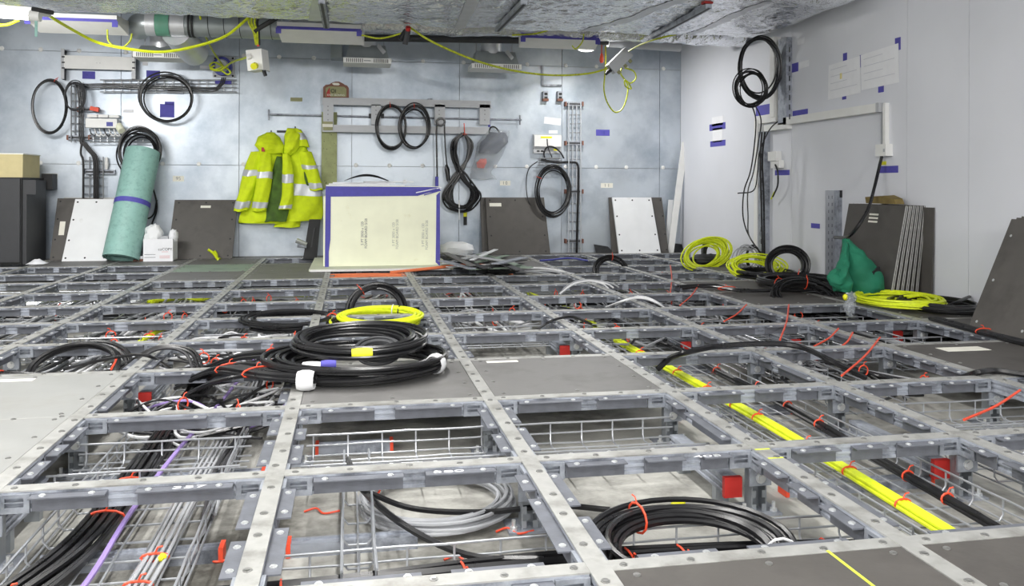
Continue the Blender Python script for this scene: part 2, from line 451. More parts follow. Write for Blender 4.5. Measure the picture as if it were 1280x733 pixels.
# low stub struts with red end caps
def stub(x, y, L, label, along='y', z=-.075):
    t = thing('stub_strut', label, 'strut', (x, y, 0), 'low struts with red end caps')
    c = MB(); pr = [(u, v+z+.003) for u, v in PROF]
    c.prism(pr, 1 if along == 'y' else 0, 0, L); c.build('channel', m_galv, t, local=True)
    cp = MB()
    if along == 'y': cp.box((-.024,-.008,z-.05),(.024,.006,z+.002))
    else: cp.box((-.008 if L > 0 else -.006,-.024,z-.05),(.006,.024,z+.002))
    cp.build('end_cap', m_red, t, local=True)
    if z - .047 > ZS + .005:
        for q in (.07*(1 if L > 0 else -1), L*.85):
            f = MB(); x0, y0 = (0, q) if along == 'y' else (q, 0)
            f.box((x0-.018,y0-.012,ZS),(x0+.018,y0+.012,z-.044)); f.build('foot', m_post, t, local=True)
pr_caps = [(.962,2.03,.38,'red capped strut beside the pedestal left of the yellow cable bundle'),(1.585,2.06,.4,'red capped strut beside the pedestal right of the yellow cable bundle'),
 (-.775,2.05,.3,'red capped strut at the left edge below the front left panel'),(-.69,4.25,.35,'red capped strut below the fifth row left of the big cable coil'),
 (1.575,3.83,.4,'red capped strut behind the arched black cable'),(2.13,3.80,.4,'red capped strut below the orange strings'),(2.775,3.93,.4,'red capped strut next to the right dark floor panel'),
 (.98,3.83,.35,'red capped strut behind the middle floor panel'),(-.72,3.22,.3,'red capped strut behind the upper left floor panel')]
for x, y, L, lb in pr_caps: stub(x, y, L, lb)
for (x, y, L, lb) in [(-.14,2.13,-.01,''),]: pass
# supports lying across on the subfloor, with orange red ends
def floor_strut(x0, x1, y, label, capends=(1,1)):
    t = thing('tray_support', label, 'strut', ((x0+x1)/2, y, ZS), 'tray supports on the subfloor')
    b = MB(); b.prism([(y+u, v+ZS+.036) for u, v in [(.02,-.036),(.02,-.006),(.012,-.006),(.012,-.010),(-.012,-.010),(-.012,-.006),(-.02,-.006),(-.02,-.036)]], 0, x0, x1)
    b.build('channel', m_galv, t)
    for e, x in zip(capends, (x0, x1)):
        if e: MB().box((x-.005,y-.023,ZS+.002),(x+.005,y+.023,ZS+.034)).build('end_cap', m_tie, t)
floor_strut(-.135,.155,1.985,'short tray support with orange end in front of white cable coil',(1,0))
floor_strut(-.66,-.28,1.99,'short tray support with red end below the violet cable',(0,1))
floor_strut(-.72,-.24,2.5,'short tray support with red end under the black bundle in the second bay',(0,1))
floor_strut(-.1,.13,2.72,'short tray support behind the empty wire tray in the middle')
floor_strut(1.16,1.6,2.13,'tray support under the yellow cable bundle, nearest the camera')
floor_strut(1.16,1.6,2.9,'tray support under the yellow cable bundle, second from the camera')
floor_strut(1.16,1.6,3.6,'tray support under the yellow cable bundle, third from the camera')
floor_strut(1.8,2.25,1.93,'tray support on the subfloor at the lower right edge')

# floor panels in place
def panel(k, j, mt, label, y0=None, y1=None, x0=None, x1=None, scr=True, th=.0075, mark=None):
    ax = RX(k)+.0215 if x0 is None else x0; bx = RX(k+1)-.0215 if x1 is None else x1
    ay = RY(j)+.0215 if y0 is None else y0; by = RY(j+1)-.0215 if y1 is None else y1
    t = thing('floor_panel', label, 'floor panel', ((ax+bx)/2, (ay+by)/2, -.0085), 'panels laid in the floor frame')
    b = MB(); c = .002; z0, z1 = -.0084, -.0084+th+.0012
    b.loft([[(ax,ay,z0),(bx,ay,z0),(bx,by,z0),(ax,by,z0)],[(ax,ay,z1-c),(bx,ay,z1-c),(bx,by,z1-c),(ax,by,z1-c)],[(ax+c,ay+c,z1),(bx-c,ay+c,z1),(bx-c,by-c,z1),(ax+c,by-c,z1)]])
    b.build('board', mt, t)
    s = MB()
    for f in (.06, .5, .94):
        for g in (.05, .95): screw(s, ax+(bx-ax)*f, ay+(by-ay)*g, z1, .007)
    for g in (.35, .65):
        for f in (.05, .95): screw(s, ax+(bx-ax)*f, ay+(by-ay)*g, z1, .007)
    if scr: tag(s.build('screw_heads', m_screwd, t, True), kind='stuff')
    if mark:
        mx, my, mw, mh = mark
        MB().box((ax+(bx-ax)*mx, ay+(by-ay)*my, z1),(ax+(bx-ax)*mx+mw, ay+(by-ay)*my+mh, z1+.0008)).build('sticker', m_label, t)
    return t
R5 = .001
m_pl = M('pale grey floor panel', (150,151,149), .5, .1, .07, 8, .04, 50, spots=((140,139,134), 4, .5, .8))
panel(0,1,m_pl,'pale floor panel at left edge, nearer of the two',y0=RY(1)+.0215,y1=RY(2)-R5)
panel(0,2,m_pl,'pale floor panel at left edge with a sticker, farther of the two',y0=RY(2)+R5,mark=(.30,.86,.12,.035))
panel(-1,1,m_pl,'pale floor panel cut by the left edge of the picture',y1=RY(2)-R5)
panel(2,2,m_panel,'grey floor panel under the big black cable coil')
panel(3,2,m_panel,'bare grey floor panel in the middle right of the big coil',mark=(.1,.90,.12,.03))
panel(6,2,m_paneld,'dark floor panel at right edge with a pale sticker',mark=(.25,.72,.2,.08))
panel(6,5,m_paneld,'dark floor panel in front of the green bag')
panel(6,6,m_paneld,'dark floor panel left of the green bag under black cable')
panel(7,1,m_paneld,'dark edge panel by the right wall nearest the camera',x1=XR-.01)
panel(7,2,m_paneld,'dark edge panel under the large leaning board',x1=XR-.01)
panel(7,3,m_paneld,'dark edge panel behind the large leaning board',x1=XR-.01)
panel(7,4,m_paneld,'dark edge panel under the stacked boards at the right wall',x1=XR-.01)
panel(7,5,m_paneld,'dark edge panel under the green bag',x1=XR-.01)
panel(7,6,m_paneld,'dark edge panel under the slotted channel stand',x1=XR-.01)
panel(7,7,m_paneld,'dark edge panel under the second yellow coil at right wall',x1=XR-.01)
panel(7,8,m_paneld,'dark edge panel under the first yellow coil by the corner',x1=XR-.01)
panel(3,-1,m_paneld,'dark floor panel at the bottom edge with green marker line',y0=.93)
panel(4,-1,m_paneld,'dark floor panel in the bottom right corner',y0=.93)
panel(0,8,m_panel,'grey floor panel in front of the green tinted one',y1=RY(9)-R5)
panel(0,9,m_panelg,'green tinted floor panel in front of the white carton',y0=RY(9)+R5,y1=RY(10)-R5)
panel(0,10,m_panel,'grey floor panel under the white carton',y0=RY(10)+R5)
panel(-1,10,m_panel,'grey floor panel under the white leaning board at left')
panel(1,8,m_panel,'grey floor panel in front of the left dark board, nearer one',y1=RY(9)-R5)
panel(1,9,m_panel,'grey floor panel in front of the left dark board, farther one',y0=RY(9)+R5)
panel(4,9,m_panel,'grey floor panel dotted with screws beside the scrap heap')
panel(4,10,m_panel,'grey floor panel under the middle dark leaning board')
panel(-2,10,m_panel,'grey floor panel under the black cabinet')
tag(MB().box((.86,.95,.0005),(.866,RY(0)-.015,.0012)).build('marker_line', m_ygmark), 'yellow green marker line across the bottom dark panel', 'marking')
for i, (yy) in enumerate((2.0, 1.93)):
    tag(MB().box((RX(4)-.02,yy,.001),(RX(4)+.02,yy+.006,.0018)).build('marker_line', m_ygmark), 'short yellow green marker line across the rail, %s from the camera' % ('second','first')[i], 'marking')
# chalk numbers on the support angles of the second row
for body, x in (('357', 238), ('380', 560), ('403', 880)):
    p = G(x, {238:606, 560:588, 880:567}[x], -.0084)
    o = inst('chalk_number', text_mesh(body, .030, 'chalk_number', m_chalk, .0003), None, (p.x, RY(1)-.036, -.0080), (0,0,.0))
    o.scale = (1.7, .75, 1)
    tag(o, {'357':'chalk number on the second row beam between black and white cable bundles','380':'chalk number on the second row beam above the white cable coil','403':'chalk number on the second row beam left of the yellow cable bundle'}[body], 'marking')

# ------------------------------------------------------------------ wire trays under the floor
WR_ = .0027
def tray(label, axis, a, b, c0, c1, z, h=.05, near=True, step=.1, parent_group='wire trays under the floor', endcap=False, top_wave=.0):
    """axis 'x' or 'y': runs from a to b; spans c0..c1 across; bottom at z"""
    mk = (lambda l, c, zz: (l, c, zz)) if axis == 'x' else (lambda l, c, zz: (c, l, zz))
    t = thing('wire_cable_tray', label, 'cable tray', mk(a, (c0+c1)/2, z), parent_group)
    L = MB(); longs = []
    nb = max(2, int(round((c1-c0)/.055)))
    for i in range(nb+1): longs.append((c0+(c1-c0)*i/nb, z))
    for c in (c0, c1):
        for f in ((.5, 1.) if h > .03 else (1.,)): longs.append((c, z+h*f))
    if near:
        for (c, zz) in longs:
            m = MB(); pts = []; q = a
            while q < b - .001: pts.append(mk(q, c + random.uniform(-.0012,.0012), zz + random.uniform(-.0015,.0015))); q += step
            pts.append(mk(b, c, zz)); m.tube(pts, WR_*(1.15 if zz > z+h*.9 else 1), 6); m.build('long_wire', m_wire, t, True)
        me = None; q = a + .02; i = 0
        while q < b:
            if me is None:
                m = MB(); m.tube([mk(0, c0, h), mk(0, c0, .012), mk(0, c0+.012, -.003), mk(0, c1-.012, -.003), mk(0, c1, .012), mk(0, c1, h)], WR_, 6); me = m.mesh('cross_wire', m_wire, True)
            lx = q - a
            loc = (lx, -(c0+c1)/2, 0) if axis == 'x' else (-(c0+c1)/2, lx, 0)
            inst('cross_wire', me, t, loc); q += step
    else:
        for (c, zz) in longs: L.tube([mk(a, c, zz), mk(b, c, zz)], WR_*1.3, 4)
        q = a + .02
        while q < b:
            L.tube([mk(q, c0, z+h), mk(q, c0, z), mk(q, c1, z), mk(q, c1, z+h)], WR_*1.2, 4); q += step
        tag(L.build('wire_mesh', m_wire, t), kind='stuff')
    return t
zt = -.128
tray('wire tray carrying black, violet and white cables at lower left', 'y', 1.5, 3.2, -.66, -.32, zt, .05)
tray('wire tray carrying cables under the left bays farther back', 'y', 3.25, 6.3, -.66, -.30, zt, .05, False)
tray('empty wire tray above the black bundle behind the left second row beam', 'x', -.745, -.28, 2.30, 2.56, zt+.012, .055)
tray('empty wire tray in the middle behind the beam chalked with a number', 'x', -.125, .40, 2.28, 2.56, zt, .062)
tray('empty wire tray in front of the bare grey floor panel', 'x', .49, 1.01, 2.28, 2.56, zt, .062)
tray('wire tray behind the second row beam at the right edge', 'x', 1.80, 2.85, 2.30, 2.58, zt, .062)
tray('wire tray holding the long black bundle along the bottom edge', 'x', -.20, 1.22, 1.50, 1.80, zt-.02, .055)
tray('narrow wire tray standing next to the white cable coil', 'y', 1.66, 2.42, -.015, .052, zt, .055, step=.12)
tray('wire tray carrying the yellow cable bundle, near half', 'y', 1.46, 3.6, 1.225, 1.54, zt, .05)
tray('wire tray carrying the yellow cable bundle, far half', 'y', 3.65, 6.1, 1.225, 1.54, zt, .05, False)
tray('wire tray right of the third rail from the right wall', 'y', 2.7, 4.4, 1.70, 1.95, zt, .05)
tray('wire tray on the subfloor below the lower right rail', 'y', 1.5, 2.25, 1.72, 2.0, zt, .05)
for i, (ax, a, b, c0, c1, lb) in enumerate([
    ('x', -3.0, 3.2, 4.02, 4.30, 'long wire tray crossing under the fifth bay row'), ('x', -3.0, 3.2, 5.12, 5.42, 'long wire tray crossing under the seventh bay row'),
    ('x', -3.0, 3.2, 5.95, 6.2, 'long wire tray with yellow green cables in front of ninth row'), ('y', 3.3, 7.9, -1.28, -1.0, 'wire tray running back below the left floor panels'),
    ('y', 4.1, 7.9, .58, .86, 'wire tray running back in the bay right of the yellow coil'), ('y', 3.3, 7.9, 1.72, 2.1, 'wire tray running back in the third bay from right wall'),
    ('y', 3.3, 7.9, 2.36, 2.7, 'wire tray running back in the second bay from right wall'), ('y', 4.2, 6.4, -.02, .26, 'wire tray running back below the yellow coil'),
    ('x', 1.7, 3.2, 3.40, 3.66, 'wire tray below the orange strings at right'), ('y', 3.6, 7.9, -1.9, -1.55, 'wire tray running back under the far left bays')]):
    tray(lb, ax, a, b, c0, c1, zt + (.02 if ax == 'x' else 0), .05, False)

# ------------------------------------------------------------------ cable bundles
def tie_ring(t, p, d, rr, mt=m_tie, tail=True, r2=None):
    p, d = Vector(p), Vector(d).normalized(); e1 = d.orthogonal().normalized(); e1 = Vector((0,0,1)) if abs(d.z) < .8 else e1
    e1 = (e1 - d*e1.dot(d)).normalized(); e2 = d.cross(e1)
    m = MB(); m.tube([p + e1*math.cos(a)*rr + e2*math.sin(a)*(r2 or rr) for a in [2*math.pi*i/12 for i in range(12)]], .0028, 5, True)
    if tail: m.tube([p + e1*rr, p + e1*(rr+.012) + e2*.006, p + e1*(rr+.014) + e2*.016], .002, 4)
    return m.build('cable_tie', mt, t)
def bundle(label, path, cables, ties=(), tr=None, k=8, tie_mat=None, grp=None, cat='cables', name='cable_bundle', wander=.35):
    """path: control points; cables: list of (material, radius, lateral offset, vertical offset)"""
    t = thing(name, label, cat, path[0], grp)
    n = len(path)
    for (mt, r, ox, oz) in cables:
        pts = []
        for i, p in enumerate(path):
            p = Vector(p); a = Vector(path[max(0,i-1)]); b = Vector(path[min(n-1,i+1)]); d = (b-a).normalized()
            sd = d.cross(Vector((0,0,1))).normalized() if abs(d.z) < .95 else Vector((1,0,0))
            jx = random.uniform(-1,1)*r*wander*3; jz = random.uniform(-.3,1)*r*wander
            pts.append(p + sd*(ox+jx) + Vector((0,0,oz+jz)))
        MB().tube(crom(pts, k), r, 6).build('cable', mt, t, True)
    sp = crom(path, 12)
    hw = max(abs(c[2])+c[1] for c in cables)+.001; lo = min(c[3]-c[1] for c in cables); hi = max(c[3]+c[1]*1.4 for c in cables)
    for f in ties:
        i = int(f*(len(sp)-2)); tie_ring(t, sp[i]+Vector((0,0,(lo+hi)/2)), sp[i+1]-sp[i], (hi-lo)/2+.001, tie_mat or m_tie, r2=hw)
    return t
def pile(nc, mt, r, wd, rows=2):
    out = []; per = math.ceil(nc/rows)
    for i in range(nc):
        q = i // per; s = i % per
        out.append((mt, r, (s - (per-1)/2)*wd/max(1,per-1) + (q % 2)*r*.9, q*r*1.75))
    return out
zb = zt + .008
bundle('thick black cable bundle with orange ties in the lower left tray', [(-.72,1.42,zb+.01),(-.62,1.68,zb+.01),(-.565,1.95,zb),(-.555,2.3,zb),(-.56,2.8,zb),(-.56,3.3,zb),(-.55,3.9,zb),(-.56,4.8,zb)],
       pile(14, m_black, .0065, .062, 3), (.16,.37,.42,.45), .052)
bundle('violet cable along the lower left tray', [(-.53,1.45,zb+.012),(-.495,1.75,zb+.02),(-.492,2.1,zb+.03),(-.475,2.6,zb+.03),(-.44,3.2,zb+.02),(-.42,4.0,zb)], [(m_purple,.006,0,0)], name='violet_cable', cat='cable')
bundle('white cable bundle with orange ties beside the violet cable', [(-.43,1.45,zb),(-.405,1.8,zb),(-.40,2.2,zb),(-.39,2.6,zb),(-.38,3.2,zb),(-.40,4.0,zb),(-.42,5.0,zb)],
       pile(8, m_grey, .0036, .04, 2), (.1,.16,.22,.38), .022)
bundle('loose pair of black cables right of the white bundle', [(-.33,2.1,zb),(-.345,2.4,zb+.02),(-.34,2.8,zb),(-.35,3.4,zb),(-.36,4.2,zb)], [(m_black2,.006,-.01,0),(m_black2,.006,.008,0),(m_grey,.004,.02,.01)])
bundle('flat yellow cable bundle with red ties running to the back', [(1.315,1.62,zb+.012),(1.325,1.9,zb+.012),(1.335,2.2,zb+.012),(1.34,2.6,zb+.012),(1.335,3.0,zb+.012),(1.33,3.4,zb+.012),(1.31,4.0,zb+.012),(1.33,4.6,zb+.012),(1.33,5.3,zb+.012),(1.25,5.95,zb+.012)],
       pile(9, m_yel, .0056, .03, 2), (.1,.19,.27,.35,.40,.46,.55,.63,.72), .034, tie_mat=m_tie, wander=.2)
bundle('black cable bundle with red ties beside the yellow one', [(1.44,1.6,zb+.01),(1.465,2.0,zb+.01),(1.49,2.4,zb+.01),(1.52,2.8,zb+.01),(1.51,3.3,zb+.01),(1.535,3.7,zb+.01),(1.51,4.3,zb+.01),(1.5,5.2,zb+.01)],
       pile(5, m_black, .0062, .018, 2), (.1,.16,.25,.34,.43,.5,.6), .024)
bundle('wide black cable bundle with orange ties along the bottom edge', [(-.3,1.66,zb-.01),(.0,1.68,zb-.012),(.35,1.70,zb-.012),(.7,1.69,zb-.012),(1.05,1.66,zb-.012),(1.3,1.60,zb-.012)],
       pile(16, m_black, .0075, .13, 2), (.12,.35,.55,.62,.8), .055)
bundle('single black cable sagging past the narrow tray', [(.0,2.3,-.06),(.02,2.18,-.085),(.12,1.95,-.10),(.25,1.80,-.12),(.4,1.74,-.12)], [(m_black,.008,0,0)], name='black_cable', cat='cable')
bundle('black cable running right from the narrow tray over concrete', [(.03,2.12,-.08),(.15,2.08,-.12),(.32,2.05,-.13),(.5,2.04,-.12),(.62,1.98,-.12)], [(m_black,.0075,0,0)], name='black_cable', cat='cable')
bundle('yellow green earth cables strung across the ninth row', [(x, 6.07+.02*math.sin(x*5), zt+.035+.01*math.sin(x*7)) for x in [-2.6+.35*i for i in range(17)]], [(m_yg,.011,0,0),(m_yel,.008,.02,.006),(m_black2,.007,-.02,0)], (.1,.3,.5,.7,.9), .024)
bundle('yellow cable tangle in the left bay of the eighth row', [(-1.25,5.75,-.09),(-1.1,5.9,-.08),(-.95,5.78,-.08),(-.85,6.0,-.07),(-.7,5.88,-.07)], [(m_yel,.012,0,0),(m_yel,.012,.03,.012),(m_yel,.010,-.03,.006)])
bundle('short yellow green cable bundle in the left bay below the fifth beam', [(-1.02,4.1,-.1),(-.98,4.3,-.08),(-.93,4.5,-.06),(-.88,4.62,-.05)], [(m_yel,.009,0,0),(m_yg,.009,.016,0)], (.5,), .026)
# mixed cables lying in the far trays
rnd = random.Random(3)
far = [((-1.15,3.4),(-1.1,7.6),'black and grey cables in the tray below the left floor panels'),((.7,4.2),(.75,7.7),'grey cables in the tray right of the yellow coil'),
       ((1.85,3.4),(1.95,7.7),'mixed cables in the tray third bay from right wall'),((2.5,3.4),(2.55,7.7),'mixed cables in the tray second bay from right wall'),
       ((-2.8,4.15),(3.1,4.2),'mixed cables crossing under the fifth bay row'),((-2.8,5.25),(3.1,5.3),'mixed cables crossing under the seventh bay row'),
       ((.1,4.3),(.15,6.3),'grey cables below the yellow coil'),((1.75,3.5),(3.1,3.55),'thin cables crossing below the orange strings'),((-1.75,3.7),(-1.7,7.6),'mixed cables under the far left bays')]
for (a, b, lb) in far:
    path = []
    for i in range(9):
        f = i/8; path.append((a[0]+(b[0]-a[0])*f+rnd.uniform(-.03,.03), a[1]+(b[1]-a[1])*f+rnd.uniform(-.03,.03), zt+.02+rnd.uniform(0,.015)))
    cs = [(rnd.choice([m_black,m_black,m_grey,m_white,m_grey,m_black2]), rnd.uniform(.005,.009), rnd.uniform(-.09,.09), rnd.uniform(0,.015)) for _ in range(8)]
    bundle(lb, path, cs, (.2,.5,.8), .03, k=5, wander=1.6)

# tangles of loose cable in the bays left of the big coil and farther back
rt = random.Random(17)
def tangle(label, x0, x1, y0, y1, z0, z1, n, mats, r=(.004,.007), ties=2):
    t = thing('cable_tangle', label, 'cables', ((x0+x1)/2, (y0+y1)/2, z0))
    for i in range(n):
        if rt.random() < .6: P_ = [(x0+(x1-x0)*q/4+rt.uniform(-.04,.04), rt.uniform(y0,y1), rt.uniform(z0,z1)) for q in range(5)]
        else: P_ = [(rt.uniform(x0,x1), y0+(y1-y0)*q/4+rt.uniform(-.04,.04), rt.uniform(z0,z1)) for q in range(5)]
        MB().tube(crom(P_, 7), rt.uniform(*r), 6).build('cable', rt.choice(mats), t, True)
    for i in range(ties):
        tie_ring(t, (rt.uniform(x0,x1), rt.uniform(y0,y1), z1), (rt.uniform(-1,1), rt.uniform(-1,1), 0), .022)
mixd = [m_black, m_black, m_black2, m_grey, m_white]
tangle('tangled black, violet and white cables behind the third row beam at left', -.73, -.22, 2.70, 3.2, -.125, -.05, 16, [m_black,m_black,m_black2,m_purple,m_white,m_black], ties=3)
tangle('tangled black cables in the bay left of the coil heap', -.72, -.22, 3.30, 3.8, -.11, -.03, 12, mixd, ties=4)
tangle('tangled black and white cables in the fifth bay left of middle', -.72, -.22, 3.9, 4.4, -.12, -.05, 10, [m_black,m_black,m_white], ties=3)
tangle('loose pale cables in the fifth bay at left', -1.32, -.82, 3.95, 4.4, -.13, -.06, 9, [m_grey,m_white,m_black2], ties=3)
tangle('loose pale cables in the sixth bay at left', -1.32, -.82, 4.5, 5.0, -.13, -.06, 9, [m_grey,m_white,m_black2], ties=3)
tangle('loose cables in the fourth bay at far left', -1.92, -1.42, 3.9, 4.4, -.13, -.06, 9, mixd, ties=3)
tangle('loose pale cables in the seventh bay left of middle', -.72, -.22, 5.1, 5.6, -.13, -.05, 10, [m_white,m_grey,m_black], ties=5)
tangle('loose pale cables in the sixth bay right of middle', .5, 1.0, 4.5, 5.0, -.13, -.07, 8, [m_white,m_grey,m_grey], ties=3)
tangle('loose cables in the sixth bay second from the middle', 1.1, 1.6, 4.5, 5.6, -.13, -.06, 12, [m_white,m_grey,m_black,m_grey], ties=5)
tangle('loose cables in the fifth bay right of yellow bundle', 1.1, 1.6, 3.9, 4.4, -.13, -.07, 9, [m_grey,m_black,m_black2], ties=4)
tangle('loose cables in the bay third from the right wall', 1.7, 2.2, 4.5, 5.6, -.13, -.06, 12, [m_grey,m_black,m_black,m_white], ties=5)
tangle('loose cables in the bay second from the right wall', 2.3, 2.8, 3.9, 4.9, -.13, -.06, 12, [m_black,m_black,m_black2,m_grey], ties=5)
tangle('loose grey cables in the lower right bays', 1.7, 2.2, 2.75, 3.8, -.14, -.08, 10, [m_grey,m_black,m_black2], ties=4)
# ------------------------------------------------------------------ cable coils
def coil(label, c, e1, e2, r1, r2, turns, r, mt, lift=(0,0,1), spread=.03, jit=.06, tails=(), ties=(), tie_mat=None, seg=36, name='cable_coil', stack=.0, cat='cable coil', squash=None):
    """one cable wound in loops in the plane e1, e2; spread = radial scatter, stack = scatter along lift"""
    c = Vector(c); e1 = Vector(e1).normalized(); e2 = Vector(e2).normalized(); lift = Vector(lift).normalized()
    low = c.z
    t = thing(name, label, cat, c)
    rr = random.Random(sum(map(ord, label))); pts = []; ph = rr.uniform(0, 6)
    so = s0 = 0.; oo = Vector((0,0,0)); o0 = oo; lo = l0 = 0.
    for k in range(turns):
        s0, so = so, rr.uniform(-1,1)*spread; o0, oo = oo, e1*rr.uniform(-1,1)*jit*r1 + e2*rr.uniform(-1,1)*jit*r2; l0, lo = lo, rr.uniform(0,1)*stack
        for i in range(seg):
            f = i/seg; a = ph + 2*math.pi*f; g = f*f*(3-2*f)
            q = 1 + (s0+(so-s0)*g)/max(r1, r2); of = o0+(oo-o0)*g; l = l0+(lo-l0)*g
            pts.append(c + e1*(r1*q*math.cos(a)) + e2*(r2*q*math.sin(a)) + of + lift*l)
    MB().tube(pts, r, 6).build('cable', mt, t, True)
    for tl in tails: MB().tube(crom(tl, 8), r, 6).build('cable_end', mt, t, True)
    for (ang, w, m_) in ties:
        p = c + e1*(r1*math.cos(ang)) + e2*(r2*math.sin(ang)) + lift*stack*.5
        d = -e1*(r1*math.sin(ang)) + e2*(r2*math.cos(ang)); d.normalize()
        tie_ring(t, p, d, spread*.36 + stack*.26 + r, m_, tail=(m_ is m_tie))
    return t
X_, Y_, Z_ = (1,0,0), (0,1,0), (0,0,1)
def wrap(t, p, d, rr, ln, mt, nm='tape_wrap'):
    p, d = Vector(p), Vector(d).normalized()
    MB().tube([p-d*ln/2, p-d*ln*.2, p+d*ln*.2, p+d*ln/2], [rr*.86, rr, rr, rr*.86], 12, cap=False).build(nm, mt, t, True)
# the big black coil on the floor panel
bc = coil('big black cable coil heaped on the grey floor panel', (.03,3.07,.011), X_, Y_, .285, .235, 26, .0072, m_black, spread=.045, jit=.06, stack=.06,
     tails=[[(-.25,2.98,.04),(-.33,3.05,.05),(-.42,3.12,.03),(-.5,3.2,-.03)],[(-.24,3.0,.03),(-.36,2.95,.03),(-.46,3.0,.0),(-.56,3.1,-.06)]])
t2 = coil('black cable coil piled on top of the big black coil', (.03,3.13,.085), X_, (0,1,.05), .205, .20, 18, .0072, m_black, spread=.035, jit=.07, stack=.05)
coil('small grey cable loop inside the black coil heap', (.10,3.12,.05), X_, (0,.9,.3), .07, .07, 6, .006, m_darkg, spread=.015, stack=.03)
bundle('black cable tails leading left from the coil heap', [(-.1,2.86,.03),(-.24,2.90,.035),(-.34,3.0,.03),(-.42,3.1,.02),(-.5,3.2,-.02),(-.6,3.35,-.09)], pile(10, m_black, .0072, .08, 2), (.35,.6), .045)
bundle('black cable tails of coil heap crossing the rail to the left', [(-.05,3.3,.03),(-.2,3.26,.035),(-.3,3.3,.03),(-.42,3.4,.0),(-.55,3.5,-.06)], pile(7, m_black, .0072, .05, 2), (.5,), .035)
for p, d, rr, ln, mt in [((.295,2.97,.045),(.44,.9,0),.036,.05,m_white),((-.14,2.83,.035),(1,-.15,0),.034,.055,m_white),((-.12,2.90,.06),(1,-.2,0),.022,.07,m_white),((.04,2.91,.10),(1,0,0),.020,.07,m_yplug),((-.07,2.88,.075),(1,.0,0),.014,.05,m_tape)]:
    wrap(bc, p, d, rr, ln, mt)
coil('yellow cable coil lying over the fifth row bay', (.15,4.40,-.03), X_, (0,1,.12), .20, .15, 9, .0085, m_yel, spread=.03, jit=.08, stack=.04, tails=[[(-.05,4.45,-.02),(-.1,4.40,-.01),(-.09,4.25,-.02)]], ties=[(1.2,0,m_white),(1.0,0,m_dark)])
coil('black cable arch rising between beams behind yellow coil', (.155,4.95,-.06), (1,0,0), (0,.35,1), .155, .15, 8, .0085, m_black, spread=.022, jit=.05, lift=(0,1,0), stack=.05, ties=[(2.2,0,m_tie)])
coil('flat black cable loop left of the yellow coil', (-.30,4.40,-.03), X_, (0,1,.1), .21, .15, 7, .008, m_black, spread=.03, jit=.1, stack=.04, ties=[(.0,0,m_tie)])
coil('black cable coil with orange tie in the bottom middle bay', (.70,1.655,-.105), X_, (0,1,.14), .185, .145, 20, .0068, m_black, spread=.036, jit=.06, stack=.05, ties=[(2.0,0,m_tie),(-.3,0,m_white)],
     tails=[[(.54,1.68,-.07),(.50,1.62,-.10),(.45,1.60,-.12)]])
coil('white cable coil lying on the concrete in the middle bay', (.22,2.20,-.155), X_, Y_, .185, .19, 11, .0048, m_grey, spread=.022, jit=.05, stack=.035, ties=[(2.6,0,m_tie)])
coil('black cable loop in the left bay behind the pale panel', (-1.02,3.47,-.05), X_, (0,.6,.3), .17, .17, 5, .0085, m_black, spread=.02, jit=.08, stack=.03)
bundle('black cables lying across the left bay in front of loop', [(-1.6,3.4,-.05),(-1.35,3.38,-.02),(-1.1,3.34,-.03),(-.9,3.45,-.05),(-.75,3.55,.02),(-.62,3.5,.01),(-.55,3.35,-.06)], [(m_black,.007,0,0),(m_black2,.006,.02,0),(m_black,.006,-.02,.005)], (.25,), .03)
bundle('arched black cable rising over the rails at right', [tuple(G(822,462,-.06)),tuple(G(838,448,-.01)),tuple(G(858,441,.03)),tuple(G(900,433,.03)),tuple(G(960,430,.03)),tuple(G(1000,434,.02)),tuple(G(1040,452,.005)),tuple(G(1082,473,-.06))], [(m_black,.011,0,0)], name='black_cable', cat='cable', wander=.05)
bundle('black cable crossing the lower right rail and dark panel', [tuple(G(1200,472,-.04)),tuple(G(1222,466,.012)),tuple(G(1245,464,.012)),tuple(G(1290,470,.012))], [(m_black,.011,0,0)], name='black_cable', cat='cable', wander=.05)
bundle('black cables along the edge of the last rail at right', [tuple(G(1170,398,.01)),tuple(G(1205,408,.012)),tuple(G(1240,418,.012)),tuple(G(1290,430,.012))], [(m_black,.012,0,0),(m_black,.011,.03,0)], (.6,), .035, wander=.05)
bundle('thin black cable looping over the third rail', [tuple(G(672,412,-.08)),tuple(G(686,403,0)),tuple(G(700,398,.015)),tuple(G(718,397,.012)),tuple(G(745,408,-.08))], [(m_black,.007,0,0)], name='black_cable', cat='cable', wander=.05)
bundle('thin black cable looping over the left rail', [tuple(G(80,462,-.06)),tuple(G(130,450,0)),tuple(G(165,444,.02)),tuple(G(190,447,.012)),tuple(G(212,460,-.09))], [(m_black,.006,0,0)], name='black_cable', cat='cable', wander=.05)
for i, (pl, lb) in enumerate([([(760,384,-.05),(780,376,.01),(800,373,.02),(820,378,.01),(835,390,-.05)],'white cables looping over rail near the middle, front loop'),
    ([(700,368,-.05),(715,357,.01),(735,352,.03),(755,355,.02),(765,360,.01)],'white cable loop over rail near the middle, rear loop')]):
    bundle(lb, [tuple(G(*p)) for p in pl], [(m_white,.0058,0,0),(m_white,.005,.03,0),(m_grey,.0055,-.035,0)], wander=1.2)
coil('orange cable loop in front of the yellow box', (.12,6.44,-.03), X_, Y_, .34, .14, 3, .012, m_orange, spread=.02, jit=.12, stack=.02, tails=[[(.3,6.56,.0),(.6,6.62,.02),(.9,6.66,.04),(1.15,6.6,.02),(1.28,6.45,-.06)]])
coil('black cable arch at the far end near the white board', (2.12,6.75,-.03), (1,0,0), (0,.3,1), .13, .11, 4, .011, m_black, spread=.02, jit=.06, lift=(0,1,0), stack=.03, ties=[(1.4,0,m_tie)])
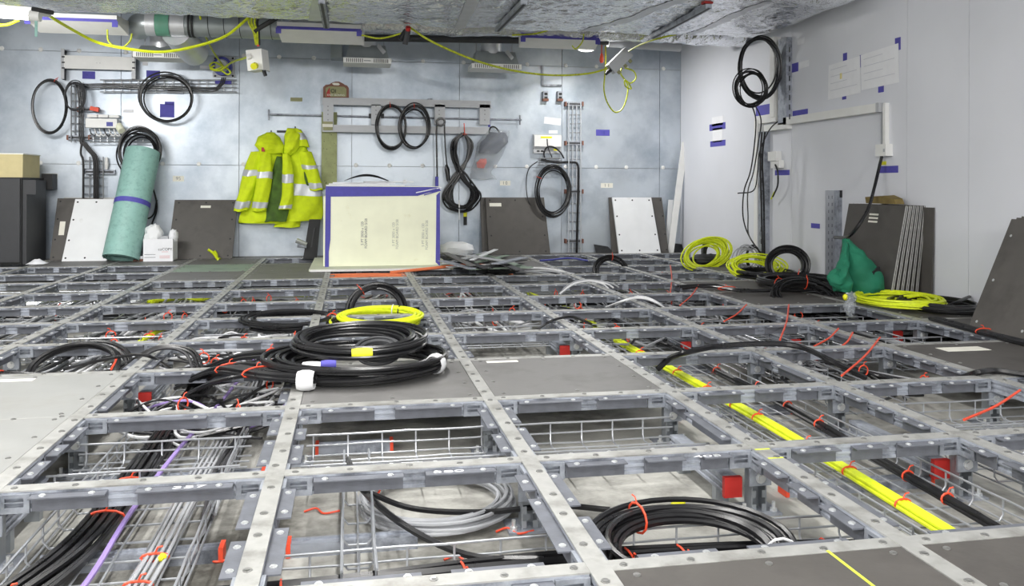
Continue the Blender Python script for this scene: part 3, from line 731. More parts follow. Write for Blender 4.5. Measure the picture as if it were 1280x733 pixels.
bundle('grey cable tangle beside the scrap heap', [(1.0,6.6,-.02),(1.15,6.55,.01),(1.35,6.5,.01),(1.55,6.45,-.01),(1.75,6.35,-.06)], [(m_grey,.008,.05,0),(m_grey,.008,-.06,0),(m_white,.007,0,.01),(m_grey,.008,.1,0)], wander=2.5)
bundle('red and blue tool lead lying on the far rail', [tuple(G(675,326,.01)),tuple(G(690,325,.012)),tuple(G(712,323,.02)),tuple(G(735,326,.0))], [(m_bluep,.008,0,0)], wander=.1)
# orange strings hung between rails
for i, (p, q) in enumerate([((1052,470,-.01),(1100,422,.012)),((1018,433,-.01),(1048,411,.012)),((1046,437,-.01),(1066,416,.012)),((975,425,-.01),(986,381,.02)),((838,366,-.01),(838,332,.02)),((850,382,-.01),(873,357,.02)),((905,402,-.01),(933,381,.012)),((1205,525,-.01),(1275,488,.012)),((139,462,-.01),(145,433,.01))]):
    a, b = G(*p), G(*q); mid = (a+b)/2 + Vector((.01,0,-.005))
    tag(MB().tube(crom([a, mid, b], 6), .0042, 5).build('orange_string', m_tie, None, True), ['orange string across the lower bay in front of the fourth row beam','orange string hanging left of the pair near the red cap','orange string hanging right of the pair near the red cap','orange string hanging from black cables in front of the green bag','orange string hanging at far right rail near the corner','orange string over the dark cable by the far panel','orange string tied to rail left of the dark panel','orange string across the wire tray at the right edge','orange strap hanging below the left beam'][i], 'string', 'orange strings on the floor frame')

# ------------------------------------------------------------------ ducts and services under the ceiling
DZ = 1.85
du = thing('foil_duct', 'large foil wrapped duct running across the room under the ceiling', 'duct', (-1, 5.6, DZ))
def crump(x, y, z, a=1.):
    v = Vector((x*2.2, y*2.2, z*2.2)); return (noise.noise(v)*.020 + abs(noise.noise(v*3.1))*.018 + abs(noise.noise(v*7.3))*.010)*a
def duct_fn(u, v):
    x = XL + .05 + (3.30 - XL - .05)*u
    # cross outline: down the far side, along the bottom, up the near side
    s = v*3.0; rad = .12; yf, yn, zt_ = 6.34, 4.85, 2.45
    endr = max(0, (x - 3.05)/.25); pinch = .10*endr*endr
    L1, L2, L3 = zt_-DZ-rad, yf-yn-2*rad, zt_-DZ-rad; A = math.pi/2*rad; T = L1+L2+L3+2*A; q = v*T
    if q < L1: y, z, ny, nz = yf, zt_-q, 1, 0
    elif q < L1+A: a = (q-L1)/rad; y, z, ny, nz = yf-rad+rad*math.cos(a), DZ+rad-rad*math.sin(a), math.cos(a), -math.sin(a)
    elif q < L1+A+L2: y, z, ny, nz = yf-rad-(q-L1-A), DZ, 0, -1
    elif q < L1+2*A+L2: a = (q-L1-A-L2)/rad; y, z, ny, nz = yn+rad-rad*math.sin(a), DZ+rad-rad*math.cos(a), -math.sin(a), -math.cos(a)
    else: y, z, ny, nz = yn, DZ+rad+(q-L1-2*A-L2), -1, 0
    d = crump(x, y, z) - pinch
    return (x, y+ny*d, z+nz*d)
MB().grid(duct_fn, 420, 110).build('foil_body', m_foil, du, True)
MB().grid(lambda u, v: (3.30 + .02*math.sin(u*9), 4.9+1.38*u, 1.98+.47*v), 12, 6).build('end_face', m_foil, du, True)
def ductband(x, wd, slant=0.):
    def fn(u, v):
        # a taped joint following the underside
        xx = x + wd*u + slant*v; uu = (xx-XL-.05)/(3.30-XL-.05); p = duct_fn(uu, .255+.49*v); return (p[0], p[1], p[2]-.003)
    MB().grid(fn, 3, 40).build('foil_tape_joint', m_foil2, du, True)
for x, wd, sl in ((-3.9,.07,.0),(-2.3,.06,.1),(-.3,.09,.1),(.75,.08,-.05),(1.7,.1,.35),(2.55,.07,.0)): ductband(x, wd, sl)
# support struts below the duct
for (x0, y0), (x1, y1), lb in [((402,2),(408,33),'thin steel strap below the foil duct above the jackets'),((655,3),(622,37),'steel support strut below the foil duct above the white frame'),((886,8),(815,46),'steel support strut below the foil duct near the corner')]:
    a, b = G(x0, y0, DZ-.03), G(x1, y1, DZ-.03)
    b = a + (b-a)*min(1.0, (6.42-a.y)/(b.y-a.y)) if b.y > 6.42 else b
    t = thing('duct_support_strut', lb, 'strut', a, 'struts below the foil duct')
    m = MB(); m.bar(a, b, .042, .03); m.build('channel', m_galv, t)
    m = MB(); m.bar(a+Vector((0,0,-.012)), b+Vector((0,0,-.012)), .018, .008); m.build('channel_slot', m_darkg, t)
    if x0 == 886: MB().box((a.x-.03, a.y+.0, DZ-.01), (a.x+.03, a.y+.05, DZ+.03)).build('end_cap', m_red, t)
# round foil pipe behind
fp = thing('foil_pipe', 'foil wrapped round pipe between the large duct and the back wall', 'pipe', (1.4, 6.82, 1.86))
def pipe_fn(u, v):
    x = -.45 + 3.75*u; a = 2*math.pi*v; d = crump(x*1.4, math.cos(a), math.sin(a), .9); r = .135 + d
    return (x, 6.80 + r*math.cos(a), 2.02 + r*math.sin(a))
MB().grid(pipe_fn, 90, 22).build('foil_body', m_foil, fp, True)
MB().tube([(-.45,6.80,2.02),(-.47,6.80,2.02)], .13, 16).build('end_face', m_foil2, fp)
# spiral duct
sd = thing('spiral_duct', 'round spiral steel duct with elbow at upper left', 'duct', (-1.4, 6.85, 1.88))
xa, xb = W(168,30).x*.0 + at(1,166,30,6.85).x, at(1,352,33,6.85).x
zc_ = at(1,260,32,6.85).z
MB().tube([(xa+.12,6.85,zc_),(xb,6.85,zc_)], .088, 24).build('duct_body', m_duct, sd, True)
x = xa + .42
while x < xb - .02:
    pts = [(x + .035*(i/24), 6.85+.0905*math.cos(2*math.pi*i/24), zc_+.0905*math.sin(2*math.pi*i/24)) for i in range(25)]
    MB().tube(pts, .0022, 4).build('spiral_seam', m_darkg, sd); x += .115
def ringb(x0, x1, r, mt, nm): MB().tube([(x0,6.85,zc_),(x1,6.85,zc_)], r, 24).build(nm, mt, sd, True)
ringb(xa+.10, xa+.17, .096, m_foil2, 'foil_tape_joint'); ringb(xa+.17, xa+.27, .093, M('green tape', (96,150,128), .5), 'green_tape'); ringb(xa+.28, xa+.38, .094, m_foil2, 'foil_tape_joint'); ringb(xa+.405, xa+.42, .096, m_dark, 'clamp_band'); ringb(xa+.43,xa+.445,.096,m_dark,'clamp_band')
el = []
for i in range(9):
    a = math.pi/2*i/8; el.append((xa+.12-.1*math.sin(a), 6.85+.10*(1-math.cos(a))*1.2, zc_-.02*(1-math.cos(a))))
MB().tube(el, .09, 20).build('elbow', m_duct, sd, True)
fx = [(xa+.3,6.9,zc_-.05),(xa+.33,7.1,zc_-.10),(xa+.36,7.35,zc_-.14)]
MB().tube(crom(fx,8), .11, 18).build('flexible_branch', m_foil2, sd, True)
# air diffusers
def diffuser(x0, x1, yt, yb, Y, label):
    a, b = at(1,x0,yb,Y), at(1,x1,yb,Y); zt2 = at(1,x0,yt,Y).z; zb_ = a.z
    t = thing('air_diffuser', label, 'vent', ((a.x+b.x)/2, Y, zb_), 'air diffusers below the services')
    m = MB(); ins = .05
    m.loft([[(a.x,Y,zb_),(b.x,Y,zb_),(b.x,Y+.28,zb_),(a.x,Y+.28,zb_)],[(a.x,Y,zb_+.045),(b.x,Y,zb_+.045),(b.x,Y+.28,zb_+.045),(a.x,Y+.28,zb_+.045)]]); m.build('face_frame', m_whitem, t)
    m = MB(); m.loft([[(a.x+.02,Y+.02,zb_+.045),(b.x-.02,Y+.02,zb_+.045),(b.x-.02,Y+.27,zb_+.045),(a.x+.02,Y+.27,zb_+.045)],[(a.x+ins,Y+.06,zt2),(b.x-ins,Y+.06,zt2),(b.x-ins,Y+.24,zt2),(a.x+ins,Y+.24,zt2)]]); m.build('hood', m_duct, t)
    n_ = 22
    for i in range(n_):
        xx = a.x + .03 + (b.x-a.x-.06)*i/(n_-1)
        if .40 < i/n_ < .6: continue
        MB().box((xx-.003,Y-.003,zb_+.006),(xx+.003,Y-.0005,zb_+.038)).build('slot', m_darkg, t)
    MB().box(((a.x+b.x)/2-.03,Y-.003,zb_+.018),((a.x+b.x)/2+.03,Y-.0005,zb_+.024)).build('badge', m_ink, t)
    MB().obox(((a.x+b.x)/2+.12,Y+.03,(zb_+zt2)/2+.05),(.012,0,.012),(0,.006,0),(-.03,0,.035)).build('bracket', m_greym, t)
    MB().tube([(a.x+.2,Y+.15,zt2-.01),(a.x+.2,Y+.14,zt2+.12)], .1, 16).build('neck', m_foil2, t, True)
    for xx in (a.x+.06, b.x-.06): MB().tube([(xx,Y+.15,zt2-.02),(xx,Y+.15,ZC)], .004, 6).build('hanger_rod', m_wire, t)
diffuser(429,489,54,78,7.55,'air diffuser with slotted face above the white frame')
diffuser(590,652,62,85,7.55,'air diffuser right of the middle, hidden behind yellow cable')
diffuser(166,228,55,71,7.45,'air diffuser below the spiral duct at upper left')
MB0 = MB(); p0, p1 = W(414,45,.02), W(428,76,.02)
tag(MB().box((p0.x,YB-.2,p1.z),(p1.x,YB,p0.z+.1)).build('duct_stub', m_duct), 'square steel duct stub on back wall left of the air diffuser', 'duct')
# white channel covers with blue tape
def cover(x0, x1, yt, ym, yb, Y, label):
    a, b = at(1,x0,yb,Y), at(1,x1,yb,Y); zt2 = at(1,x0,yt,Y).z; zm = at(1,x0,ym,Y).z
    t = thing('service_cover', label, 'cover', ((a.x+b.x)/2, Y, a.z), 'white service covers with blue tape')
    m = MB(); m.loft([[(a.x,Y,zm),(b.x,Y,zm),(b.x,Y,zt2),(a.x,Y,zt2)],[(a.x+.02,Y+.22,a.z),(b.x+.03,Y+.22,a.z),(b.x+.03,Y+.22,zt2),(a.x+.02,Y+.22,zt2)]]); m.build('body', m_whitem, t)
    MB().box((a.x,Y-.003,zm),(b.x,Y-.0005,zm+.022)).build('blue_tape', m_tape, t)
    for q, s in ((b.x,1),(a.x,-1)):
        MB().obox((q-.012*s,Y-.002,zm-.012),(.02,0,0),(0,.0015,0),(0,0,.022)).build('blue_tape', m_tape, t)
cover(32,146,15,24,34,6.62,'white service cover with blue tape beside the lamp')
cover(346,451,27,36,47,6.62,'white service cover with blue tape above the jackets')
cover(652,749,38,47,54,6.75,'white service cover with blue tape above the L bracket')
# lit tube lamp at upper left
lt = at(1,46,20,5.7); t = thing('tube_lamp', 'lit fluorescent tube lamp hanging at upper left corner', 'lamp', (lt.x-.5, lt.y, lt.z))
MB().tube([(lt.x-1.1,lt.y+.0,lt.z+.04),(lt.x-.02,lt.y,lt.z)], .028, 12).build('tube', m_lamp, t, True)
m = MB(); m.obox((lt.x-.45,lt.y+.05,lt.z+.05),(.5,0,-.018),(0,.05,0),(0,0,.018)); m.build('housing', m_whitem, t)
MB().tube([(lt.x-.04,lt.y,lt.z),(lt.x+.02,lt.y,lt.z-.002)], .034, 12).build('end_cap', m_whitem, t, True)
MB().tube([(lt.x-.02,lt.y-.02,lt.z+.04),(lt.x+.10,lt.y-.02,lt.z+.02)], .014, 8).build('cable_gland', m_dark, t)
MB().obox((lt.x+.0,lt.y-.01,lt.z-.07),(.008,0,0),(0,.002,0),(0,0,.06)).build('tape_tail', m_roll, t)
area('lamp', t, (.0,.06,-.02), 1.0, .06, 30, (math.radians(40),0,0))
for q in (-.3,.3): MB().tube([(lt.x-.5+q,lt.y+.03,lt.z+.09),(lt.x-.5+q,lt.y+.03,lt.z+.25)], .005, 6).build('hanger_rod', m_wire, t)
# round lamp near the wall
lt = at(1,733,62,7.5); t = thing('round_lamp', 'lit round work lamp close to back wall above the wire ladder', 'lamp', (lt.x, lt.y, lt.z))
MB().tube([(lt.x,lt.y,lt.z-.012),(lt.x,lt.y,lt.z),(lt.x,lt.y,lt.z+.04)], [.05,.075,.075], 18).build('diffuser', m_lamp, t, True)
MB().tube([(lt.x,lt.y,lt.z+.04),(lt.x,lt.y,lt.z+.08)], [.08,.05], 18).build('body', m_whitem, t, True)
area('lamp', t, (0,.0,-.03), .12, .12, 20, (math.radians(-8),math.radians(-14),0))
MB().tube([(lt.x,lt.y,lt.z+.08),(lt.x,lt.y,ZC)], .006, 6).build('hanger_rod', m_wire, t)
# dark services tucked behind the duct
for (x0,y0,x1,y1,Y,r,mt,lb) in [(440,47,760,52,7.1,.03,m_darkg,'dark pipe behind foil duct over the white frame'),(760,52,850,58,7.2,.05,m_greym,'grey pipe stub above the room corner'),(500,50,508,38,6.4,.022,m_dark,'dark sensor below foil duct')]:
    tag(MB().tube([at(1,x0,y0,Y),at(1,x1,y1,Y)], r, 10).build('service_pipe', mt, None, True), lb, 'pipe')
p = at(1,510,38,6.36); t = thing('sprinkler_head', 'capped grey sprinkler with red cap below the foil duct', 'sprinkler', p)
MB().tube([p+Vector((0,0,.0)),p+Vector((-.02,.03,-.1))], .02, 10).build('body', m_darkg, t, True); MB().tube([p+Vector((0,-.03,.02)),p+Vector((0,-.012,.0))], .02, 10).build('cap', m_red, t, True)
for (x,y,lb) in [(398,48,'small orange red sprinkler cap left of the air diffuser'),(752,75,'orange tipped sensor above the hanging yellow cable'),(788,56,'red cap below the foil pipe near the corner')]:
    p = at(1,x,y,7.2); tag(MB().tube([Vector((p.x,p.y,ZC)),p+Vector((0,0,.06)),p+Vector((0,0,.05)),p,p-Vector((0,0,.025))],[.005,.005,.012,.02,.012],8).build('sensor', m_tie, None, True), lb, 'sensor')
# yellow supply cables
def ycable(label, pts, r=.011, mt=None, k=8): return bundle(label, pts, [(mt or m_yg, r*.85, 0, 0)], k=k, name='yellow_cable', cat='cable', wander=.05)
P6 = lambda x, y, Y=6.45: tuple(at(1, x, y, Y))
ycable('thick yellow cable sagging from the tube lamp to the spiral duct', [P6(55,16,5.75),P6(90,37,6.2),P6(122,53),P6(160,61),P6(200,65),P6(240,59),P6(280,46),P6(305,27),P6(312,20)], .013, m_yel)
ycable('yellow cable running from foil duct to the grey junction box', [P6(512,34),P6(540,52),P6(590,74,6.6),P6(640,88,6.9),P6(690,94,7.1),P6(735,92,7.2),P6(765,84,7.2)], .010)
ycable('yellow cable from the spiral duct down to blue socket', [P6(250,20,6.75),P6(255,40,6.9),P6(265,62,7.6),P6(277,80,8.1),P6(280,84,8.15)], .009)
ycable('yellow cable from blue socket to the white hanging box', [P6(268,82,8.1),P6(263,86,8.1),P6(275,88,8.1),P6(290,78,7.8),P6(305,73,7.2),P6(316,68,6.7)], .010, m_yel)
ycable('yellow cable loop knotted on blue socket', [P6(279,83,8.12),P6(268,78,8.1),P6(262,82,8.1),P6(268,87,8.1),P6(280,84,8.1),P6(288,90,8.1),P6(284,93,8.1),P6(277,88,8.1)], .009, m_yel)
ycable('short yellow cable loop behind the white cover', [P6(134,37,6.7),P6(136,52,6.7),P6(150,60,6.7),P6(162,52,6.7),P6(165,42,6.7)], .008)
ycable('yellow cable at the far left edge', [P6(-12,31,6.3),P6(8,31,6.3),P6(24,25,6.3)], .012, m_yel)
ycable('yellow cable between covers under the foil duct', [P6(452,44,6.6),P6(475,48,6.6),P6(500,42,6.5),P6(512,34,6.45)], .008)
ycable('yellow cable loop in front of right white cover', [P6(640,44,6.6),P6(670,42,6.6),P6(690,36,6.6)], .008)
ycable('small yellow cable hook below the right white cover', [P6(730,40,6.7),P6(728,52,6.7),P6(720,61,6.7),P6(715,57,6.7)], .007)
ycable('yellow cable rising from the junction box to foil duct', [P6(786,64,7.0),P6(800,56,6.8),P6(820,49,6.5),P6(845,43,6.4)], .009)
yp = thing('cable_pigtail', 'tangle of yellow cables hanging from the foil duct above the white box', 'cables', P6(320,22,6.5))
for dx in (-6, -2, 3, 7):
    MB().tube(crom([P6(318+dx,18,6.45),P6(316+dx*.8,28,6.45),P6(320+dx*.5,40,6.45),P6(322+dx*.3,56,6.5)],6), .008, 6).build('cable', m_yg if dx < 4 else m_dark, yp, True)
MB().tube(crom([P6(318,40,6.45),P6(326,34,6.45),P6(338,27,6.4),P6(346,22,6.4)],6), .018, 6).build('cable', m_dark, yp, True)
MB().tube([P6(321,48,6.5),P6(323,58,6.5)], .01, 6).build('connector', m_tie, yp, True)
# hanging white box
a = at(1,314,66,6.7); b = at(1,334,86,6.7)
t = thing('junction_box', 'white junction box with yellow gland hanging below the spiral duct', 'box', (a.x, 6.7, b.z))
m = MB(); m.obox(((a.x+b.x)/2-.01,6.7,(a.z+b.z)/2),(.058,-.02,.006),(.02,.05,0),(-.008,0,.078)); m.build('body', m_whitem, t)
m = MB(); m.obox(((a.x+b.x)/2+.045,6.70,(a.z+b.z)/2+.003),(.003,.0,0),(.02,.052,0),(-.008,0,.08)); m.build('lid', m_greym, t)
MB().tube([P6(319,82,6.63),P6(317,83,6.6)], .026, 8).build('gland', m_yplug, t, True); MB().tube([P6(314,70,6.66),P6(309,72,6.66)], .02, 8).build('plug', m_whitem, t, True)
MB().tube([P6(329,86,6.68),P6(332,95,6.68)], .014, 8).build('cable_end', m_dark, t, True)
# grey junction box at right with hanging loop
a, b = at(1,764,86,7.15), at(1,784,66,7.15); d = (b-a); n_ = Vector((0,1,0)); u_ = d.normalized().cross(n_)
t = thing('junction_box', 'grey junction box hanging tilted below the foil pipe', 'box', a)
m = MB(); m.obox((a+b)/2, d*.55, n_*.045, u_*.05); m.build('body', m_greym, t)
MB().tube([a-d*.05, a-d*.35], [.022,.012], 8).build('gland', m_dark, t, True)
for q in (.15,.55,.85): MB().tube([a+d*q+u_*.045*(1 if u_.z < 0 else -1), a+d*q+u_*.085*(1 if u_.z < 0 else -1)], .016, 8).build('gland', m_olive, t, True)
ycable('long yellow cable loop hanging below the grey junction box', [P6(757,58,7.2),P6(757,75,7.2),P6(756,95,7.2),P6(755,112,7.2),P6(759,128,7.2),P6(768,140,7.2),P6(777,137,7.2),P6(783,124,7.2),P6(785,108,7.2),P6(781,100,7.2),P6(776,92,7.2),P6(777,84,7.2)], .008)
ycable('small yellow cable knot hanging at the grey junction box', [P6(781,85,7.15),P6(792,89,7.15),P6(795,98,7.15),P6(788,104,7.15),P6(781,100,7.15),P6(782,108,7.15),P6(789,111,7.15),P6(786,104,7.15)], .008)

# ------------------------------------------------------------------ things on and by the back wall
def slab(mb, q0, q1, th):
    """q0: bottom two corners (left,right), q1: top two corners (left,right); th backwards (+y)"""
    a, b = map(Vector, q0); c, d = map(Vector, q1); n = (b-a).cross(c-a).normalized()
    if n.y < 0 or (abs(n.y) < .2 and n.x < 0): n = -n
    mb.loft([[a, b, d, c], [a+n*th, b+n*th, d+n*th, c+n*th]]); return n
def board_back(label, x0, x1, yb, yt, mt, Yb, Yt, th=.022, dx=(0,0), sticker=None, cat='board', dots=True, grp='boards leaning on the back wall'):
    A, B = at(1,x0,yb,Yb), at(1,x1,yb,Yb); zt2 = at(1,(x0+x1)/2,yt,Yt).z
    A.z = B.z = .002; C = Vector((A.x+dx[0], Yt, zt2)); D = Vector((B.x+dx[1], Yt, zt2))
    t = thing('leaning_board', label, 'board', (A+B)/2, grp)
    m = MB(); n = slab(m, (A,B), (C,D), th); m.build('board', mt, t)
    if dots:
        s = MB()
        for f in (.07,.5,.93):
            for g in (.05,.95):
                p = A.lerp(B,f).lerp(C.lerp(D,f),g); s.tube([p-n*.0008, p+n*.001], .0085, 8)
        for g in (.33,.66):
            for f in (.06,.94):
                p = A.lerp(B,f).lerp(C.lerp(D,f),g); s.tube([p-n*.0008, p+n*.001], .0085, 8)
        tag(s.build('screw_holes', m_dark, t), kind='stuff')
    if sticker:
        f0, f1, g0, g1 = sticker; m = MB()
        P = lambda f, g: A.lerp(B,f).lerp(C.lerp(D,f),g) - n*.002
        slab(m, (P(f0,g0),P(f1,g0)), (P(f0,g1),P(f1,g1)), .0015); m.build('sticker', m_label, t)
    return t
board_back('dark board leaning behind the white board at left',62,120,327,248,m_paneld,8.02,8.22,sticker=(.12,.24,.4,.62))
board_back('wide pale board leaning at the back behind the white board at left',72,150,326,247,m_edge,8.10,8.27,dots=False)
board_back('white leaning board left of the green roll',77,133,327,249,m_whitep,7.92,8.15,dx=(.04,.04))
board_back('dark leaning board between white carton and yellow jackets',209,290,326,250,m_paneld,8.0,8.22,dx=(.02,.02),sticker=(.42,.58,.86,.9))
board_back('dark leaning board in the middle right of the scrap heap',611,688,318,247,m_paneld,8.08,8.24,dx=(-.01,-.03),sticker=(.06,.26,.84,.90))
board_back('dark board edge behind the middle leaning board',603,640,318,247,m_paneld,8.12,8.27,dots=False)
board_back('left dark board of the group by the corner',765,790,316,247,m_paneld,8.16,8.27,dots=False)
board_back('right dark board of the group by the corner',805,836,316,247,m_paneld,8.10,8.25,dx=(-.02,-.02))
board_back('white leaning board between two dark boards by the corner',774,826,316,247,m_whitep,8.05,8.22,dx=(-.02,-.04))
# narrow white plank in the corner
A, B = at(1,838,316,8.15), at(1,856,178,8.22); t = thing('white_plank', 'narrow white plank leaning upright in the room corner', 'plank', A)
MB().obox((A+B)/2, (B-A)/2, (.032,0,-.004), (0,.008,0)).build('board', m_whitem, t)
A, B = at(1,837,316,8.2), at(1,842,250,8.25); tag(MB().obox((A+B)/2+Vector((-.03,0,0)), (B-A)/2, (.025,0,0), (0,.006,0)).build('white_plank', m_whitep), 'shorter white strip behind the narrow plank in the corner', 'plank')
# black sheets standing at the wall base
for (x0,x1,y0,y1,lb) in [(745,766,306,316,'low black sheet standing left of the corner boards'),(840,872,304,317,'low black sheet standing in the room corner')]:
    a, b = at(1,x0,y1,8.2), at(1,x1,y0,8.2); m = MB(); m.loft([[(a.x,8.18,.0),(b.x,8.18,.0),(b.x,8.2,.0),(a.x,8.2,.0)],[(a.x,8.26,b.z),(b.x-.03,8.26,b.z*.7),(b.x-.03,8.28,b.z*.7),(a.x,8.28,b.z)]])
    tag(m.build('black_sheet', m_dark), lb, 'sheet')
# black cabinet and cardboard box at the left edge
A, B = at(1,-40,332,7.62), at(1,36,226,7.62); zc0 = .003
t = thing('black_cabinet', 'black cabinet at the left edge under a tan carton', 'cabinet', (A.x, 7.62, 0))
ztop = at(1,20,222,7.62).z
MB().box((A.x-.2,7.64,zc0),(B.x-.06,8.15,ztop)).build('body', m_dark, t)
MB().box((A.x-.2,7.62,zc0+.02),(B.x-.068,7.638,ztop-.01)).build('door', m_darkg, t)
MB().box((B.x-.06,7.66,zc0),(B.x-.03,8.12,ztop-.02)).build('side_unit', m_darkg, t)
MB().box((B.x-.03,7.66,ztop-.14),(B.x+.04,7.72,ztop-.02)).build('bracket', m_darkg, t)
t = thing('tan_carton', 'tan cardboard carton on top of the black cabinet', 'box', (A.x, 7.66, ztop))
za = at(1,20,193,7.66).z
MB().box((A.x-.2,7.66,ztop+.001),(B.x-.06,8.05,za)).build('body', m_card, t)
MB().box((A.x-.2,7.655,za-.001),(B.x-.055,8.055,za+.008)).build('lid', m_label, t)
p = at(1,42,325,7.7); rr = random.Random(5); m = MB()
m.grid(lambda u,v: (p.x+.14*(u-.3), p.y+.14*(v-.5), .004+.035*math.sin(math.pi*u)*math.sin(math.pi*v)*(1+.6*noise.noise(Vector((u*5,v*5,0))))), 8, 8)
tag(m.build('crumpled_film', m_paper, None, True), 'crumpled white film on the floor beside the black cabinet', 'film')
p = at(1,48,227,8.0); tag(MB().box((p.x-.03,8.16,p.z-.07),(p.x+.06,8.29,p.z+.07)).build('black_box', m_dark), 'small black box beside the tan carton', 'box')
# green roll
A, B = Vector((at(1,151,318,7.80).x,7.80,.03)), at(1,179,190,8.13)
d = (B-A).normalized(); R_ = .148
t = thing('sheet_roll', 'pale green sheet roll with blue tape leaning on the back wall', 'roll', (A.x, A.y, 0))
e1 = Vector((1,0,0)); e1 = (e1-d*e1.dot(d)).normalized(); e2 = d.cross(e1)
def ringc(c, r): return [c + e1*(r*math.cos(a)) + e2*(r*math.sin(a)) for a in [2*math.pi*i/40 for i in range(40)]]
m = MB(); m.loft([ringc(A,R_*.93), ringc(A,R_), ringc(A.lerp(B,.5),R_*.985), ringc(B,R_), ringc(B,R_*.93), ringc(A.lerp(B,.5),R_*.93), ringc(A,R_*.93)], cap=False); m.build('sheet', m_roll, t, True)
for f in (.86,.72): MB().loft([ringc(A,R_*f), ringc(B,R_*f), ringc(B,R_*(f-.03)), ringc(A,R_*(f-.03)), ringc(A,R_*f)], cap=False).build('inner_layer', m_roll, t, True)
c = A.lerp(B,.5); MB().loft([ringc(c-d*.022,R_*1.005), ringc(c-d*.022,R_*1.012), ringc(c+d*.022,R_*1.012), ringc(c+d*.022,R_*1.005)], cap=False).build('blue_tape', m_tape, t, True)
# white carton with contents
A, B = at(1,179,326,7.80), at(1,216,327,7.80); zt2 = at(1,197,299,7.80).z
t = thing('white_carton', 'white open paper carton with printed lettering beside the green roll', 'box', ((A.x+B.x)/2, 7.8, .001))
for a0, b0, a1, b1 in ((A.x,7.80,B.x,7.805),(A.x,7.805,A.x+.005,8.0),(B.x-.005,7.805,B.x,8.0),(A.x,8.0,B.x,8.005)):
    MB().box((a0,b0,.001),(a1,b1,zt2)).build('side', m_paper, t)
MB().box((A.x,7.805,.001),(B.x,8.0,.006)).build('bottom', m_paper, t)
def wtext(body, size, x, y, z, mt, par=None, nm='lettering', sx=1.):
    me = text_mesh(body, size, nm, mt); o = bpy.data.objects.new(nm, me); col.objects.link(o)
    o.rotation_euler = (math.pi/2, 0, 0); o.scale = (sx,1,1)
    o.location = Vector((x,y,z)) - (Vector(par.location) if par else Vector())
    if par: o.parent = par
    return o
wtext('coCOPY', .032, A.x+(B.x-A.x)*.74, 7.799, .105, m_inkd, t)
MB().box((A.x+(B.x-A.x)*.62,7.799,.082),(A.x+(B.x-A.x)*.84,7.7995,.086)).build('print_line', m_pink, t)
for zz in (.045,.03): MB().box((A.x+(B.x-A.x)*.55,7.799,zz),(A.x+(B.x-A.x)*.9,7.7995,zz+.005)).build('print_line', m_pink, t)
for zz in (.06,.035): MB().box((A.x+.01,7.799,zz),(A.x+.1,7.7995,zz+.004)).build('print_line', m_ink, t)
def lump(c, sx, sy, sz, f=3., amp=.35, sd=0):
    def fn(u, v):
        a = 2*math.pi*u; b = math.pi*(v-.5); q = Vector((math.cos(a)*math.cos(b), math.sin(a)*math.cos(b), math.sin(b)))
        r = 1 + amp*noise.noise(q*f + Vector((sd,sd*2,0))); return (c[0]+q.x*sx*r, c[1]+q.y*sy*r, c[2]+q.z*sz*r)
    return MB().grid(fn, 18, 12)
xc = (A.x+B.x)/2
tag(lump((xc-.06,7.9,zt2+.02), .08,.07,.10, 3, .3, 1).build('crumpled_bag', m_whitep, None, True), 'crumpled white bag sticking out of the carton', 'bag')
tag(lump((xc+.11,7.88,zt2+.02), .04,.05,.06, 3, .2, 4).build('white_cup', m_paper, None, True), 'rounded white pack in the right of the carton', 'pack')
tag(MB().box((xc+.0,7.86,zt2-.1),(xc+.07,7.94,zt2+.02)).build('small_pack', m_greym), 'small grey pack in the middle of the carton', 'pack')
p = at(1,173,322,7.85); tag(MB().box((p.x-.04,7.83,.002),(p.x+.04,7.88,.02)).build('red_pad', m_brown), 'flat reddish pad on floor left of the carton', 'pad'); tag(MB().box((p.x-.025,7.835,.021),(p.x+.04,7.87,.045)).build('white_pad', m_paper), 'small white pad on top of the reddish pad', 'pad')
tw = thing('red_tangle', 'tangle of red wire behind the left corner of the carton', 'wire', at(1,180,296,8.0))
for i in range(5):
    p = at(1,178+rr.uniform(-4,6),294+rr.uniform(-6,6),8.0); MB().tube(crom([p, p+Vector((rr.uniform(-.05,.05),0,rr.uniform(-.05,.06))), p+Vector((rr.uniform(-.08,.08),0,rr.uniform(-.06,.04)))],5), .006, 5).build('wire', m_tie, tw, True)

# hi-vis jackets
def limb(P, rx, ry, k=9, rip=.12, ph=0., n=28, nf=5):
    """loft of flattened rings down a list of points; rings lie level"""
    pts = []; K = len(P)-1
    for i in range(K*k+1):
        f = i/k; j = min(int(f), K-1); g = f-j
        p0 = Vector(P[max(0,j-1)]); p1 = Vector(P[j]); p2 = Vector(P[j+1]); p3 = Vector(P[min(K,j+2)])
        c = .5*((2*p1)+(p2-p0)*g+(2*p0-5*p1+4*p2-p3)*g*g+(3*p1-p0-3*p2+p3)*g**3)
        a = rx[j]*(1-g)+rx[j+1]*g; b = ry[j]*(1-g)+ry[j+1]*g
        ring = []
        for q in range(n):
            an = 2*math.pi*q/n; w_ = 1 + rip*math.sin(nf*an + ph + i*.35) + rip*.6*noise.noise(Vector((math.cos(an)*1.5, math.sin(an)*1.5, i*.22+ph)))
            ring.append(c + Vector((a*math.cos(an)*(1+.4*(w_-1)), b*math.sin(an)*w_, .012*noise.noise(Vector((an, i*.3, ph))))))
        pts.append(ring)
    return pts
